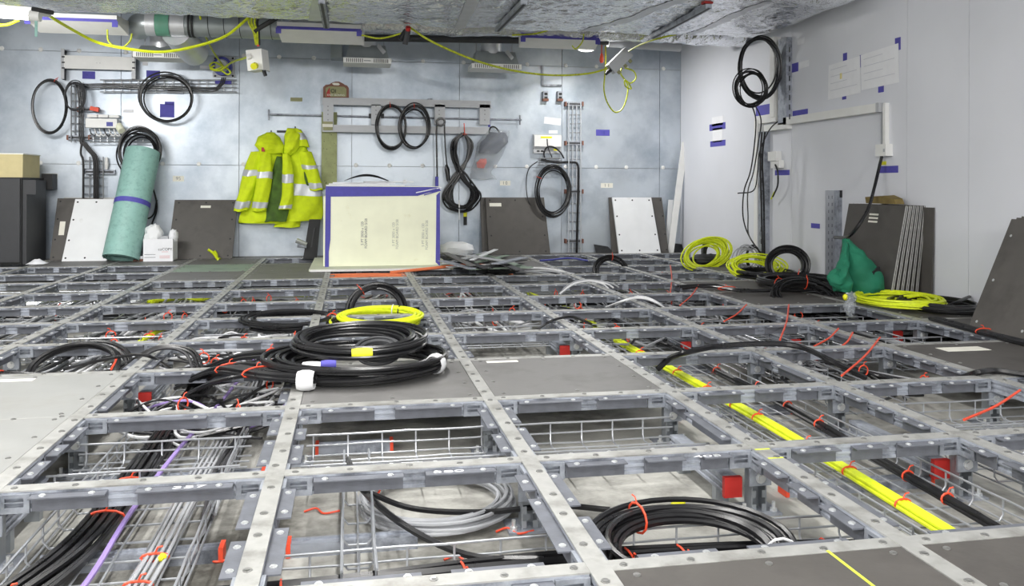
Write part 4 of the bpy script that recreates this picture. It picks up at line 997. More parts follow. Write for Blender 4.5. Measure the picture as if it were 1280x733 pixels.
def garment(t, name, P, rx, ry, mt, bands=(), **kw):
    R = limb(P, rx, ry, **kw); MB().loft(R).build(name, mt, t, True)
    for (f0, f1) in bands:
        i0, i1 = int(f0*(len(R)-1)), max(int(f0*(len(R)-1))+1, int(round(f1*(len(R)-1))))
        rr_ = []
        for r in R[i0:i1+1]:
            c = sum(r, Vector())/len(r); rr_.append([c + (p-c)*1.035 for p in r])
        MB().loft(rr_, cap=False).build('reflective_band', m_refl, t, True)
Wj = lambda x, y, o: W(x, y, o)
t = thing('hi_vis_jacket', 'fluorescent yellow jacket hanging open with green lining, left of the two', 'jacket', W(335,285,.1), 'hanging hi-vis jackets')
garment(t, 'body', [Wj(341,180,.07),Wj(336,200,.09),Wj(334,235,.10),Wj(332,270,.10),Wj(331,279,.10)], [.06,.13,.19,.23,.23], [.04,.06,.07,.08,.08], m_hiv, [(.5,.56)], rip=.12)
garment(t, 'lining', [Wj(349,196,.15),Wj(350,220,.165),Wj(348,250,.175),Wj(344,277,.18)], [.02,.075,.095,.10], [.02,.03,.03,.03], m_lining, rip=.2, nf=4)
garment(t, 'sleeve', [Wj(322,190,.10),Wj(315,215,.16),Wj(308,240,.17),Wj(301,264,.17)], [.06,.075,.07,.062], [.05,.06,.055,.05], m_hiv, [(.32,.40),(.84,.92)], rip=.10, ph=1)
garment(t, 'sleeve', [Wj(332,187,.12),Wj(331,215,.19),Wj(328,240,.20),Wj(324,264,.20)], [.05,.07,.07,.065], [.05,.06,.06,.05], m_hiv, [(.36,.44),(.84,.92)], rip=.10, ph=2.5)
garment(t, 'front_flap', [Wj(357,192,.15),Wj(360,215,.18),Wj(359,245,.19),Wj(356,262,.19)], [.03,.05,.055,.06], [.03,.04,.045,.05], m_hiv, [(.40,.48),(.86,.96)], rip=.1, ph=.5)
garment(t, 'hood', [Wj(338,166,.06),Wj(336,172,.10),Wj(337,182,.13),Wj(342,192,.12)], [.03,.10,.13,.10], [.03,.06,.09,.06], m_hiv, rip=.15, ph=3)
q = W(329,187,.2); MB().box((q.x-.015,q.y-.004,q.z-.02),(q.x+.015,q.y,q.z+.02)).build('badge', m_red, t)
t = thing('hi_vis_jacket', 'fluorescent yellow jacket with hood hanging on the right of the two', 'jacket', W(378,285,.1), 'hanging hi-vis jackets')
garment(t, 'body', [Wj(371,178,.06),Wj(375,200,.08),Wj(378,230,.09),Wj(376,262,.10),Wj(374,276,.10)], [.05,.12,.17,.20,.20], [.04,.05,.06,.07,.07], m_hiv, [(.52,.60)], rip=.14, ph=4)
garment(t, 'hem_flap', [Wj(362,252,.10),Wj(361,268,.11),Wj(358,284,.11)], [.08,.11,.12], [.04,.05,.05], m_hiv, rip=.12, ph=2)
garment(t, 'sleeve', [Wj(381,190,.10),Wj(387,208,.14),Wj(392,224,.15),Wj(396,238,.15)], [.06,.07,.062,.06], [.05,.055,.05,.05], m_hiv, [(.32,.42),(.80,.92)], rip=.1, ph=1.3)
garment(t, 'hood', [Wj(366,161,.06),Wj(366,170,.10),Wj(364,185,.13),Wj(360,195,.12)], [.05,.075,.07,.03], [.04,.06,.06,.03], m_hiv, rip=.15, ph=2)
garment(t, 'collar', [Wj(372,162,.07),Wj(376,172,.09),Wj(379,184,.10)], [.03,.05,.06], [.03,.04,.04], m_hiv, [(.3,.6)], rip=.1, ph=5)
garment(t, 'pocket_fold', [Wj(382,215,.15),Wj(384,224,.16),Wj(386,232,.16)], [.015,.025,.015], [.01,.015,.01], m_lining, rip=.1)
t = thing('coat_hooks', 'dark coat hook rail above the hi-vis jackets', 'hook', W(358,164,.02))
a, b = W(346,163,.02), W(372,166,.02); MB().box((a.x,YB-.02,b.z),(b.x,YB,a.z)).build('rail', m_darkg, t)
MB().tube([W(339,172,.01),W(339,172,.06),W(339,163,.06)], .006, 6).build('hook', m_dark, t); MB().tube([W(369,166,.01),W(369,166,.06),W(369,158,.06)], .006, 6).build('hook', m_dark, t)

# white ladder frame on the wall
t = thing('wall_frame', 'light grey steel ladder frame mounted on the back wall', 'frame', W(508,166,.1))
def fr(x0,y0,x1,y1,nm='rail'):
    a, b, xr_ = W(x0,y0,.13), W(x0,y1,.13), W(x1,y0,.13).x
    MB().box((a.x,YB-.16,b.z),(xr_,YB-.11,a.z)).build(nm, m_greym, t)
fr(403,122,613,131); fr(403,156,610,165)
for x0, x1 in ((404,417),(464,476),(543,556),(599,612)): fr(x0,131,x1,156,'upright')
for x0 in (410,470,549,606):
    for y in (133,138,143,150):
        q = W(x0,y,.16); MB().tube([q,q-Vector((0,.002,0))], .005, 6).build('hole', m_darkg, t)
for x in (420,538):
    q = W(x,127,.11); MB().box((q.x-.02,YB-.11,q.z-.03),(q.x+.02,YB,q.z+.03)).build('wall_bracket', m_galv, t)
t = thing('threaded_rod', 'thin threaded rod running along the wall behind the frame', 'rod', W(490,147,.03))
MB().tube([W(335,143,.05),W(652,150,.05)], .008, 6).build('rod', m_galv, t)
for x,y0,y1 in ((336,137,150),(650,144,156)): MB().tube([W(x,y0,.04),W(x,y1,.04)], .008, 6).build('end_plate', m_galv, t)
for x in (417,463,478,545): q=W(x,145,.05); MB().box((q.x-.015,q.y-.02,q.z-.02),(q.x+.015,q.y+.02,q.z+.02)).build('nut', m_darkg, t)
# brown tool case on the frame
t = thing('tool_case', 'brown plastic tool case with handle standing on the grey frame', 'case', W(420,122,.12))
oc = [(404,122),(404,109),(407,106),(412,105.5),(414,104),(419,102),(424,102),(429,104.5),(431,106),(434,107),(436,110),(436,122)]
def outl(pts, off0, off1):
    A_ = [W(x,y,off0) for x,y in pts]; m = MB(); m.loft([A_, [Vector((p.x, YB-off1, p.z)) for p in A_]]); return m
outl(oc, .17, .07).build('shell', m_brown, t)
outl([(407,121),(407,110),(411,108),(430,108.5),(433,111),(433,121)], .173, .17).build('sticker', m_olive, t)
outl([(408,121),(408,116),(412,109),(413,121)], .175, .173).build('red_print', m_red, t)
outl([(415,104.5),(417,103.6),(423,103.8),(425,105.5),(423,106.8),(417,106.4)], .174, .172).build('handle_gap', m_label, t)
q = W(419.5,114,.177); wtext('Ol', .05, q.x-.02, q.y, q.z, m_inkd, t); q2 = W(424,115.5,.177); wtext('..', .05, q2.x, q2.y, q2.z, m_inkd, t); q = W(420,119,.177); wtext('EASY-BORING', .026, q.x, q.y, q.z, m_label, t)
# mossy plank below the frame
t = thing('green_plank', 'mossy green plank hanging below the left end of frame', 'plank', W(412,232,.05))
a, b = W(402,140,.09), W(421,236,.09); MB().box((a.x,YB-.09,b.z),(b.x,YB-.06,a.z)).build('board', m_rust, t)
a, b = W(404,152,.165), W(416,163,.165); MB().box((a.x,YB-.17,b.z),(b.x,YB-.163,a.z)).build('tape_wrap', m_olive, t); a, b = W(403,155,.17), W(416,159,.17); MB().box((a.x,YB-.175,b.z),(b.x,YB-.168,a.z)).build('tape_wrap', m_label, t)
# cable coils hung on the frame and the wall
NY = (0,-1,0)
def wcoil(label, x, y, rxp, ryp, off, turns, r, mt, **kw):
    c = W(x, y, off); e = W(x+rxp, y, off); g = W(x, y-ryp, off)
    return coil(label, c, X_, Z_, (e-c).length, (g-c).length, turns, r, mt, lift=NY, **kw)
wcoil('black cable coil hung on the grey frame, left of the pair', 488,159,18,27,.17,9,.0055,m_black,spread=.02,jit=.12,stack=.03,ties=[(1.6,0,m_tie)])
wcoil('black cable coil hung on the grey frame, right of the pair', 518,159,18,26,.19,10,.0055,m_black,spread=.02,jit=.11,stack=.03,ties=[(1.6,0,m_tie)])
t = thing('hanging_cord', 'thin black cord with loop and inline plug hanging from the grey frame', 'cord', W(551,152,.19))
MB().tube([W(551+5*math.cos(a),152.5-4.5*math.sin(a),.19) for a in [2*math.pi*i/16 for i in range(16)]], .01, 6, True).build('loop', m_black, t, True)
MB().tube(crom([W(546.5,153,.19),W(545.5,170,.18),W(546,195,.17),W(546.5,225,.16)],6), .008, 6).build('cord', m_black, t, True)
MB().tube(crom([W(555.5,153,.19),W(556,170,.18),W(557,190,.17),W(558.5,206,.16),W(560,228,.16)],6), .007, 6).build('cord', m_black, t, True)
MB().tube([W(558,206,.16),W(559,212,.16),W(560.5,226,.16)], [.012,.024,.018], 10).build('plug', m_black, t, True); MB().tube([W(546,221,.16),W(546,233,.16)], .016, 8).build('tape_wrap', m_tape, t, True)
# long hanging black lead (figure of eight)
t = thing('extension_lead', 'bundled long black lead hanging from the frame by an orange tie', 'cable coil', W(577,166,.17))
rr = random.Random(11)
for i in range(13):
    w1, w2 = rr.uniform(5,13), rr.uniform(10,24); l = rr.uniform(-6,3); o = .15+rr.uniform(0,.05); w1 *= 1.0
    P_ = [W(578+rr.uniform(-2,3),166+rr.uniform(0,3),o),W(578-w1,178,o),W(576-w1*.7+rr.uniform(-2,4),200,o+.02),W(578+rr.uniform(-3,8),222,o+.02),W(578+w2*.95,242,o),W(577+w2*.6,259+l,o),W(577,263+l,o),W(576-w2*.7,258+l,o),W(576-w2*.95,243,o),W(575-rr.uniform(0,10),222,o+.01),W(580+w1*.4,200,o+.01),W(578+w1,180,o),W(578+2,167,o)]
    MB().tube(crom(P_,6), .0085, 6).build('cable', m_black, t, True)
tie_ring(t, W(580,168,.18), (0,0,1), .03); MB().tube([W(581,170,.2),W(580,154,.19)], .005, 5).build('cable_tie', m_tie, t)
MB().tube([W(574,250,.2),W(574,275,.2)], .006, 5).build('white_strap', m_white, t)
t = thing('marker_pen', 'black pen with yellow cap hanging below the long black lead', 'plug', W(581,281,.15))
MB().tube([W(581.5,264,.15),W(581.5,271,.15)], .018, 10).build('cap', m_yplug, t, True); MB().tube([W(581.5,271,.15),W(581.5,281.5,.15)], .017, 10).build('body', m_dark, t, True)
# plastic bag with tool
t = thing('plastic_bag', 'clear plastic bag with dark tool inside hanging on the wall', 'bag', W(610,225,.12))
garment(t, 'dark_contents', [W(622,166,.12),W(618,178,.13),W(610,192,.13)], [.08,.13,.09], [.05,.06,.05], m_navy, rip=.15)
garment(t, 'film', [W(622,163,.12),W(616,180,.14),W(608,200,.14),W(602,215,.13),W(604,224,.12)], [.11,.145,.125,.10,.13], [.06,.08,.075,.06,.04], m_clear, rip=.16, ph=2)
garment(t, 'red_contents', [W(604,199,.15),W(602,204,.15),W(601,210,.15)], [.03,.05,.03], [.02,.03,.02], m_tie, rip=.1)
MB().tube(crom([W(611,166,.12),W(614,159,.12),W(620,160,.12),W(625,167,.12)],6), .008, 6).build('handle', m_dark, t, True)
a, b = W(612,146,.1), W(615,158,.1); tag(MB().box((a.x,YB-.004,b.z),(b.x,YB-.001,a.z)).build('blue_tape', m_tape), 'narrow blue tape strip at the right end of the frame', 'tape')

# the yellow box on its platform
A, B = at(1,407,337,6.86), at(1,550,335,6.86)
pl = thing('white_platform', 'flat pale board lying on the frame under the yellow box', 'board', ((A.x+B.x)/2, 6.7, .003))
x0, x1 = at(1,386,341,6.66).x, at(1,563,336,6.66).x
MB().box((x0,6.66,.006),(x1+.02,7.75,.022)).build('board', m_cream2, pl); MB().box((x0+.01,6.655,.004),(x1,6.66,.020)).build('edge_strip', m_whitem, pl)
zt2 = at(1,478,233,6.86).z; xl, xr = A.x, B.x
t = thing('foam_box', 'pale yellow foam box edged with blue tape on the platform', 'box', ((xl+xr)/2, 6.86, .023))
MB().box((xl,6.86,.024),(xr,6.885,zt2)).build('front_panel', m_cream, t); MB().box((xl-.02,6.90,.024),(xl+.02,7.45,zt2-.08)).build('side_panel', m_cream, t); MB().box((xr-.03,6.885,.024),(xr-.005,7.45,zt2-.01)).build('side_panel', m_cream, t)
MB().box((xl+.02,7.42,.024),(xr-.03,7.45,zt2-.01)).build('back_panel', m_cream, t); MB().box((xl+.0,6.885,zt2-.02),(xr,7.45,zt2)).build('top_panel', m_cream2, t)
def tapepoly(pts, nm='blue_tape'):
    m = MB(); A_ = [Vector((at(1,x,y,6.858).x, 6.8585, at(1,x,y,6.858).z)) for x,y in pts]; m.loft([A_, [p+Vector((0,-.002,0)) for p in A_]]); m.build(nm, m_tape, t)
tapepoly([(407,233),(550,234),(550,239),(536,241),(522,245),(410,246),(407,246)])
tapepoly([(407,246),(413.5,246),(413,300),(411,315),(411,335.5),(406,336)])
tapepoly([(545.5,244),(550,240),(550,333),(544.5,328),(545,300)])
for (xa_, ya, xb_, yb_) in ((518,244,546,236),(530,244,551,238),(520,241,552,234.5)):
    m = MB(); m.bar(Vector(at(1,xa_,ya,6.853)), Vector(at(1,xb_,yb_,6.853)), .008, .002, (0,1,0)); m.build('tape_shred', m_paper if ya < 242 else m_tape, t)
for i, x in enumerate((455,494,531)):       # faint vertical print
    for k, (dx, txt) in enumerate(((-2,'PT 2050 x 1200 mm'),(2.5,'FOAM BOARD 5/28'))):
        q = at(1,x+dx,292+i,6.857); o = wtext(txt if k else '5 PT 2050 x 120', .028, q.x, 6.8575, q.z, m_ink if i == 0 else M('faint print', (176,180,172), .8, 0, 0), t); o.rotation_euler = (math.pi/2, -math.pi/2, 0)
# papers on the box
pz = zt2
for i, (dx0, dx1, dz, y0, y1, mt) in enumerate([(0,.62,.001,6.9,7.35,m_paper),(.02,.5,.012,6.95,7.3,m_whitep),(.05,.55,.022,6.98,7.34,m_paper),(.3,.7,.032,7.0,7.3,m_whitep)]):
    tag(MB().box((xl+dx0,y0,pz+dz),(xl+dx1,y1,pz+dz+.009)).build('paper_sheet', mt), 'white sheet %s in the stack on the yellow box' % ('lying lowest','second from the bottom','third from the bottom','on top at the right')[i], 'paper')
m = MB(); m.grid(lambda u,v: (xl+.14+.36*u, 6.9+.3*v, pz+.043+.055*math.sin(math.pi*u)*(1-.3*v)), 12, 4); tag(m.build('bent_black_sheet', m_dark, None, True), 'bent black sheet lying over the papers on the yellow box', 'sheet')
# black tool at the left of the box
t = thing('black_tool', 'black battery tool standing left of the yellow box', 'tool', at(1,388,322,7.9))
a, b = at(1,379,320,7.9), at(1,396,275,7.9); m = MB(); m.loft([[(a.x,7.88,.003),(b.x+.0,7.88,.003),(b.x+.0,7.98,.003),(a.x,7.98,.003)],[(a.x+.05,7.94,b.z),(b.x+.03,7.94,b.z),(b.x+.03,8.04,b.z),(a.x+.05,8.04,b.z)]]); m.build('body', m_dark, t)
MB().obox(((a.x+b.x)/2+.02,7.905,b.z*.45),(.006,0,.0),(0,.003,0),(.02,.01,.12)).build('print', m_darkg, t); MB().tube([(a.x-.06,7.86,.17),(a.x+.03,7.87,.13)], .022, 8).build('metal_pin', m_screw, t, True); MB().tube([(a.x-.05,7.86,.12),(a.x+.03,7.87,.11)], .014, 8).build('metal_pin', m_galv, t, True)
# scrap heap right of the box
rr = random.Random(21); mts = [m_greym, m_dark, m_panelg, m_galv, m_whitep, m_darkg, m_panel]
nm_ = ['grey','black','pale green','galvanised','white','charcoal','dull grey']
sp = [((566,335),(640,318),2),((572,336),(655,325),1),((556,330),(618,313),0),((560,334),(625,330),4),((585,337),(665,334),2),((600,318),(660,336),2),((565,322),(610,336),1),((552,326),(590,336),3),((610,322),(650,338),5),((556,316),(590,332),6),((590,325),(620,312),4),((575,318),(640,328),0),((620,330),(655,322),3)]
for i, ((x0_,y0_),(x1_,y1_),mi) in enumerate(sp):
    a, b = G(x0_,y0_,.02+.008*i), G(x1_,y1_,.02+.008*i)
    if (b-a).length > 1.3: b = a + (b-a).normalized()*1.3
    if b.y > 8.1: b.y = 8.1
    if a.y > 8.1: a.y = 8.1
    tag(MB().bar(a, b, rr.uniform(.04,.09), .006).build('scrap_strip', mts[mi]), '%s scrap strip in heap right of yellow box, %s from bottom' % (nm_[mi], ORD[i+1]), 'scrap', 'scrap strips')
tag(lump(tuple(at(1,570,312,7.6)), .16,.10,.07, 3, .3, 2).build('white_bag', m_whitep, None, True), 'crumpled white plastic bag on the scrap heap', 'bag')
tag(lump(tuple(G(622,337,.03)), .17,.10,.035, 4, .4, 7).build('black_netting', m_dark, None, True), 'heap of black plastic netting in front of the scrap strips', 'netting')

# ------------------------------------------------------------------ electrical things at the left of the back wall
# blank rack plate
t = thing('rack_plate', 'white blank rack plate on two steel uprights at upper left', 'panel', W(124,88,.1))
a, b = W(80,69,.12), W(168,88,.12); MB().box((a.x,YB-.125,b.z),(b.x,YB-.119,a.z)).build('plate', m_whitem, t)
for x0, x1 in ((77,81),(165,170)):
    a, b = W(x0,61,.1), W(x1,99,.1); MB().box((a.x,YB-.118,b.z),(b.x,YB-.11,a.z)).build('upright', m_greym, t); MB().box((a.x,YB-.11,b.z),(a.x+.008,YB,a.z)).build('upright_web', m_darkg, t)
for x in (79,167):
    for y in (71,78,85):
        q = W(x,y,.126); MB().box((q.x-.012,q.y-.001,q.z-.006),(q.x+.012,q.y+.001,q.z+.006)).build('slot', m_dark, t)
q = W(123,78.5,.126); wtext('-  -', .03, q.x, q.y, q.z, m_ink, t)
# tape squares and labels
def patch(x0,y0,x1,y1,mt,label,cat,nm,off=.0012,rot=0,txt=None):
    a, b = W(x0,y0), W(x1,y1); c = (a+b)/2; hx, hz = abs(b.x-a.x)/2, abs(a.z-b.z)/2
    t = thing(nm, label, cat, c) if txt else None
    o = MB().obox((c.x,YB-off,c.z),(hx*math.cos(rot),0,hx*math.sin(rot)),(0,.0006,0),(-hz*math.sin(rot),0,hz*math.cos(rot))).build(nm if not txt else 'sheet', mt, t)
    if txt: wtext(txt, .045, c.x, YB-off-.002, c.z, m_ink if mt is m_label else m_bluep, t)
    else: tag(o, label, cat)
patch(103,89,119,99,m_tape,'blue tape square below the rack plate','tape','blue_tape',txt='= -')
patch(183,88,200,98,m_tape,'blue tape square right of the rack plate','tape','blue_tape')
patch(200,130,218,147,m_tape,'larger blue tape patch inside the hanging cable ring','tape','blue_tape'); patch(206,127,218,131,m_tape,'blue tape flap above the larger patch in the cable ring','tape','blue_tape')
patch(270,100,290,106,m_tape,'blue tape below the blue socket','tape','blue_tape',.05)
patch(745,162,762,170,m_tape,'blue tape on back wall right of the wire ladder','tape','blue_tape',txt='18')
for x0,y0,x1,y1,lb,tx in [(154,137,167,141,'white label right of the small controller box',None),(178,77,185,82,'small white label right of rack plate',None),(250,82,262,86,'small white label left of blue socket',None),(55,217,72,224,'cream label beside the tan carton','5A'),(216,220,230,227,'cream label above the dark board at left','95'),(625,226,638,232,'cream label above the middle dark board','I 0'),(751,229,766,235,'cream label above the boards by the corner','I  I'),(504,225,508,230,'small grey mark above yellow box',None),(680,147,701,156,'tilted white label above the white wall box',None),(686,163,697,167,'tiny white label on top of the wall box',None)]:
    patch(x0,y0,x1,y1,m_label if tx else m_paper,lb,'label','paper_label',rot=-.1 if 'tilted' in lb else 0,txt=tx)
patch(363,122,378,127,m_olive,'dark speckled label left of the tool case','label','paper_label')
# hanging cable rings
wcoil('large black cable ring hung at far left of back wall', 62,132,22,34,.14,4,.0075,m_black,spread=.02,jit=.07,stack=.02,ties=[(1.2,0,m_tie)])
wcoil('small grey cable coil hung beside the large black ring', 94,121,12,17,.16,6,.005,m_darkg,spread=.015,jit=.14,stack=.03)
wcoil('black cable ring hung around the blue tape patch', 208,123,31,28,.12,5,.0075,m_black,spread=.022,jit=.06,stack=.03)
wcoil('black cable coil hung behind the green sheet roll', 175,190,22,24,.12,9,.0075,m_black,spread=.045,jit=.17,stack=.06, tails=[[W(188,228,.1),W(194,245,.08),W(196,262,.08),W(190,280,.08),W(184,300,.1)],[W(180,228,.1),W(176,250,.08),W(182,272,.1),W(192,268,.1),W(196,250,.1)]])
def ladder(label, x0, x1, y0, y1, off=.05, rungs=8, nm='wall_wire_tray', vertical=True, dep=.04):
    t = thing(nm, label, 'cable tray', W((x0+x1)/2,y1,off), 'wire trays on the back wall')
    for f in (0,.33,.66,1):
        o = off if f in (.33,.66) else off+dep
        p, q = (W(x0+(x1-x0)*f,y0,o), W(x0+(x1-x0)*f,y1,o)) if vertical else (W(x0,y0+(y1-y0)*f,o), W(x1,y0+(y1-y0)*f,o))
        MB().tube([p,q], .0058, 5).build('long_wire', m_wire, t)
    for i in range(rungs):
        g = (i+.5)/rungs
        if vertical: y = y0+(y1-y0)*g; P_ = [W(x0,y,off+dep),W(x0,y,off),W(x1,y,off),W(x1,y,off+dep)]
        else: x = x0+(x1-x0)*g; P_ = [W(x,y0,off+dep),W(x,y0,off),W(x,y1,off),W(x,y1,off+dep)]
        MB().tube(P_, .0052, 5).build('cross_wire', m_wire, t)
    return t
def wstrut(label, x0, x1, y, off=.03, caps=True):
    t = thing('wall_strut', label, 'strut', W((x0+x1)/2,y,off), 'short struts on the back wall'); a, b = W(x0,y,off), W(x1,y,off)
    MB().box((a.x,YB-off-.015,a.z-.02),(b.x,YB-.001,a.z+.02)).build('channel', m_galv, t); MB().box((a.x+.01,YB-off-.016,a.z-.008),(b.x-.01,YB-off-.0145,a.z+.008)).build('channel_slot', m_darkg, t)
    if caps:
        for q in (a, b): MB().box((q.x-.008,YB-off-.02,q.z-.022),(q.x+.008,YB-.001,q.z+.022)).build('end_cap', m_brown, t)
def wcable(label, pts, r, mt, n=1, sp=3, off=.08):
    t = thing('wall_cable', label, 'cable', W(pts[0][0],pts[0][1],off))
    for i in range(n):
        MB().tube(crom([W(x+(i-(n-1)/2)*sp*(1 if dirv else 0), y+(i-(n-1)/2)*sp*(0 if dirv else 1), off+.004*i) for x,y,dirv in pts],6), r, 6).build('cable', mt, t, True)
    return t
ladder('horizontal wire tray on the back wall below the rack plate',125,296,100,115,.03,16,vertical=False)
wcable('black cables running along the upper wall tray to blue socket',[(100,108,0),(140,107,0),(180,109,0),(220,110,0),(265,112,0),(276,106,1),(280,97,1)],.006,m_black,3,2.2)
ladder('upper vertical wire tray between cable rings and controller',89,104,103,178,.03,8)
wcable('black cables running down the upper vertical tray',[(98,106,1),(101,130,1),(101,165,1),(103,180,1)],.006,m_black,3,2.2)
ladder('lower vertical wire tray behind the white leaning board',104,129,196,248,.03,5)
wcable('black cable bundle running down the lower wall tray',[(104,178,1),(112,188,1),(119,198,1),(120,222,1),(120,248,1)],.0065,m_black,4,1.8)
wcable('single black cable left of the lower wall tray',[(102,180,1),(101,192,1),(104,204,1),(104,248,1)],.010,m_black,1)
ladder('short wire tray below the white controller box',112,192,168,178,.05,9,vertical=False)
wstrut('short strut on back wall at the tray junction',85,112,172); wstrut('short strut behind the lower wall tray',106,144,215,caps=False); wstrut('red capped strut above the controller box',98,122,137); wstrut('strut below the upper wall tray',209,229,114,caps=False)
t = thing('controller_box', 'white controller box with blue label on the back wall', 'box', W(128,161,.1))
a, b = W(107,148,.13), W(146,160,.13); MB().box((a.x,YB-.13,b.z),(b.x,YB-.03,a.z)).build('body', m_whitem, t)
a, b = W(107,142.5,.1), W(148,147,.1)
for i in range(3): MB().box((a.x+(b.x-a.x)*i/3+.004,YB-.07,b.z),(a.x+(b.x-a.x)*(i+1)/3-.004,YB-.03,a.z)).build('terminal_cover', m_whitem, t)
a, b = W(133,152.5,.133), W(141,158,.133); MB().box((a.x,YB-.1325,b.z),(b.x,YB-.1302,a.z)).build('blue_label', m_bluep, t)
MB().tube([W(148,157,.1),W(152,164,.14)], .032, 12).build('siren', m_cream, t, True)
for i in range(7):
    x = 112+i*6; MB().tube(crom([W(x,161,.08),W(x+2,167,.1),W(x+6,170,.1),W(x+9,165,.09)],5), .005, 5).build('wire', m_whitem if i % 3 else m_dark, t, True)
tr_ = thing('red_connector', 'red orange connector beside the upper vertical tray', 'connector', W(118,137,.1)); a=W(114,135,.1); MB().obox((a.x+.03,YB-.1,a.z-.01),(.035,0,-.008),(0,.02,0),(.004,0,.018)).build('body', m_tie, tr_)
p = W(133,205,.04); tag(MB().tube([p+Vector((0,0,.06)),p,p-Vector((0,0,.05))],[.014,.02,.012],8).build('white_bracket', m_whitem, None, True), 'small white bracket right of the lower wall tray', 'bracket')
# blue socket
t = thing('blue_socket', 'blue industrial socket on grey plate on the back wall', 'socket', W(279,97,.05))
a, b = W(266,70,.03), W(293,97,.03); MB().box((a.x,YB-.03,b.z),(b.x,YB-.001,a.z)).build('plate', m_greym, t)
c = W(279,84,.03); MB().tube([c,c+Vector((0,-.09,0))], .085, 24).build('ring', m_bluep, t, True); MB().tube([c+Vector((0,-.09,0)),c+Vector((0,-.11,-.0))], [.062,.05], 20).build('plug', m_greym, t, True)
for x in (269,291):
    for y in (73,95): q=W(x,y,.031); MB().tube([q,q-Vector((0,.004,0))], .01, 6).build('screw', m_dark, t)
# items right of the middle
t = thing('l_bracket', 'thin steel L bracket on the back wall below the lamp', 'bracket', W(678,107,.02))
a, b, c = W(678,82,.02), W(678,107,.02), W(702,107,.02); MB().bar(a,b,.02,.012,(0,1,0)).build('upright', m_galv, t); MB().bar(b,c,.02,.012,(0,1,0)).build('arm', m_galv, t)
for x in (682,700):
    t = thing('wall_clamp', 'small strut clamp on back wall, %s of the two below L bracket' % ('left' if x == 682 else 'right'), 'clamp', W(x,127,.04), 'wall clamps')
    a, b = W(x-3,114,.05), W(x+3,126,.05); MB().box((a.x,YB-.06,b.z),(b.x,YB,a.z)).build('body', m_galv, t); MB().box((a.x-.004,YB-.065,b.z-.004),(b.x+.004,YB-.02,b.z+.02)).build('end_cap', m_brown, t)
    for q in (.3,.7): z_ = b.z+(a.z-b.z)*q; MB().box((a.x+.01,YB-.064,z_-.012),(b.x-.008,YB-.0605,z_+.012)).build('slot', m_dark, t)
ladder('tall vertical wire ladder on back wall right of the white box',711,726,127,316,.05,17)
for y, lb in ((130,'topmost red capped strut of the tall wire ladder'),(179,'second red capped strut of the tall wire ladder'),(239.5,'third red capped strut of the tall wire ladder'),(301.5,'lowest red capped strut of the tall wire ladder')): wstrut(lb,707,728,y,.04)
t = thing('wall_box', 'white consumer unit with yellow strip on the back wall', 'box', W(684,192,.05))
a, b = W(667,168,.05), W(702,192,.05); MB().box((a.x,YB-.05,b.z),(b.x,YB-.001,a.z)).build('back_box', m_greym, t); a2, b2 = W(668,169,.07), W(701.5,183.5,.07); MB().box((a2.x,YB-.075,b2.z),(b2.x,YB-.05,a2.z)).build('cover', m_whitem, t)
a, b = W(676,170.5,.076), W(690,173,.076); MB().box((a.x,YB-.077,b.z),(b.x,YB-.0752,a.z)).build('yellow_strip', m_yplug, t)
for x in (671,676): a, b = W(x,188,.051), W(x+3.5,190,.051); MB().box((a.x,YB-.052,b.z),(b.x,YB-.0502,a.z)).build('slot', m_dark, t)
a, b = W(692,186,.051), W(697,188.5,.051); MB().box((a.x,YB-.052,b.z),(b.x,YB-.0502,a.z)).build('yellow_label', m_yplug, t)
ladder('short wire tray below the white consumer unit',673,702,198,206,.05,5,vertical=False)
wcable('black cable arch from the consumer unit to its tray',[(682,200,1),(680,192,1),(684,184,1),(692,184,1),(700,190,1),(705,198,1)],.008,m_black,1); wcable('black cable from the short tray down the tall wire ladder',[(676,200,0),(695,203,0),(715,203,0),(722,206,1),(723,225,1),(722,270,1),(721,316,1)],.012,m_black,1)
wcable('thin black cable hanging left of the consumer unit coil',[(672,202,1),(662,210,1),(658,225,1),(660,250,1),(672,271,1)],.005,m_black,1); wcable('yellow tipped thin cable below the consumer unit',[(684,174,1),(685,184,1),(690,197,1)],.005,m_black,1)
wcoil('oval black cable coil hung below the consumer unit', 691,238,20,30,.13,9,.0062,m_black,spread=.03,jit=.07,stack=.03,ties=[(2.6,0,m_tie)])

# ------------------------------------------------------------------ the right wall
def rbox(x0,y0,x1,y1,d,mt,nm,parent=None,off=0.):
    """box flat on the right wall between two picture corners; d = depth off the wall"""
    a, b = WR(x0,y0), WR(x1,y1); ya, yb_ = sorted((a.y,b.y)); za_, zb2 = sorted((a.z,b.z))
    return MB().box((XR-off-d,ya,za_),(XR-off-.0008,yb_,zb2)).build(nm, mt, parent)
def rtape(x0,y0,x1,y1,lb,mt=None): tag(rbox(x0,y0,x1,y1,.002,mt or m_tape,'blue_tape' if mt is None else 'paper_label'), lb, 'tape' if mt is None else 'label')
for x0,y0,x1,y1,lb in [(887,156,907,161,'upper blue tape strip on right wall near the corner'),(888,177,907,182,'lower blue tape strip on right wall near the corner'),(945,133,972,141,'blue tape behind the small hanging black coil'),(990,80,998,89,'blue tape beside the galvanised upright, upper'),(991,139,1010,146,'blue tape just above the white trunking'),(969,213,987,219,'blue tape below the white wall socket'),(1099,208,1123,216,'blue tape below the white switch box'),(1014,279,1025,286,'blue tape left of the slotted channel stand'),(1119,48,1126,62,'blue tape at the top right corner of the drawings'),(1075,69,1082,83,'blue tape between the two drawings'),(1054,67,1059,77,'blue tape at the top left of the drawings'),(1053,117,1058,124,'blue tape below the left drawing'),(1098,107,1105,115,'blue tape below the right drawing')]: rtape(x0,y0,x1,y1,lb)
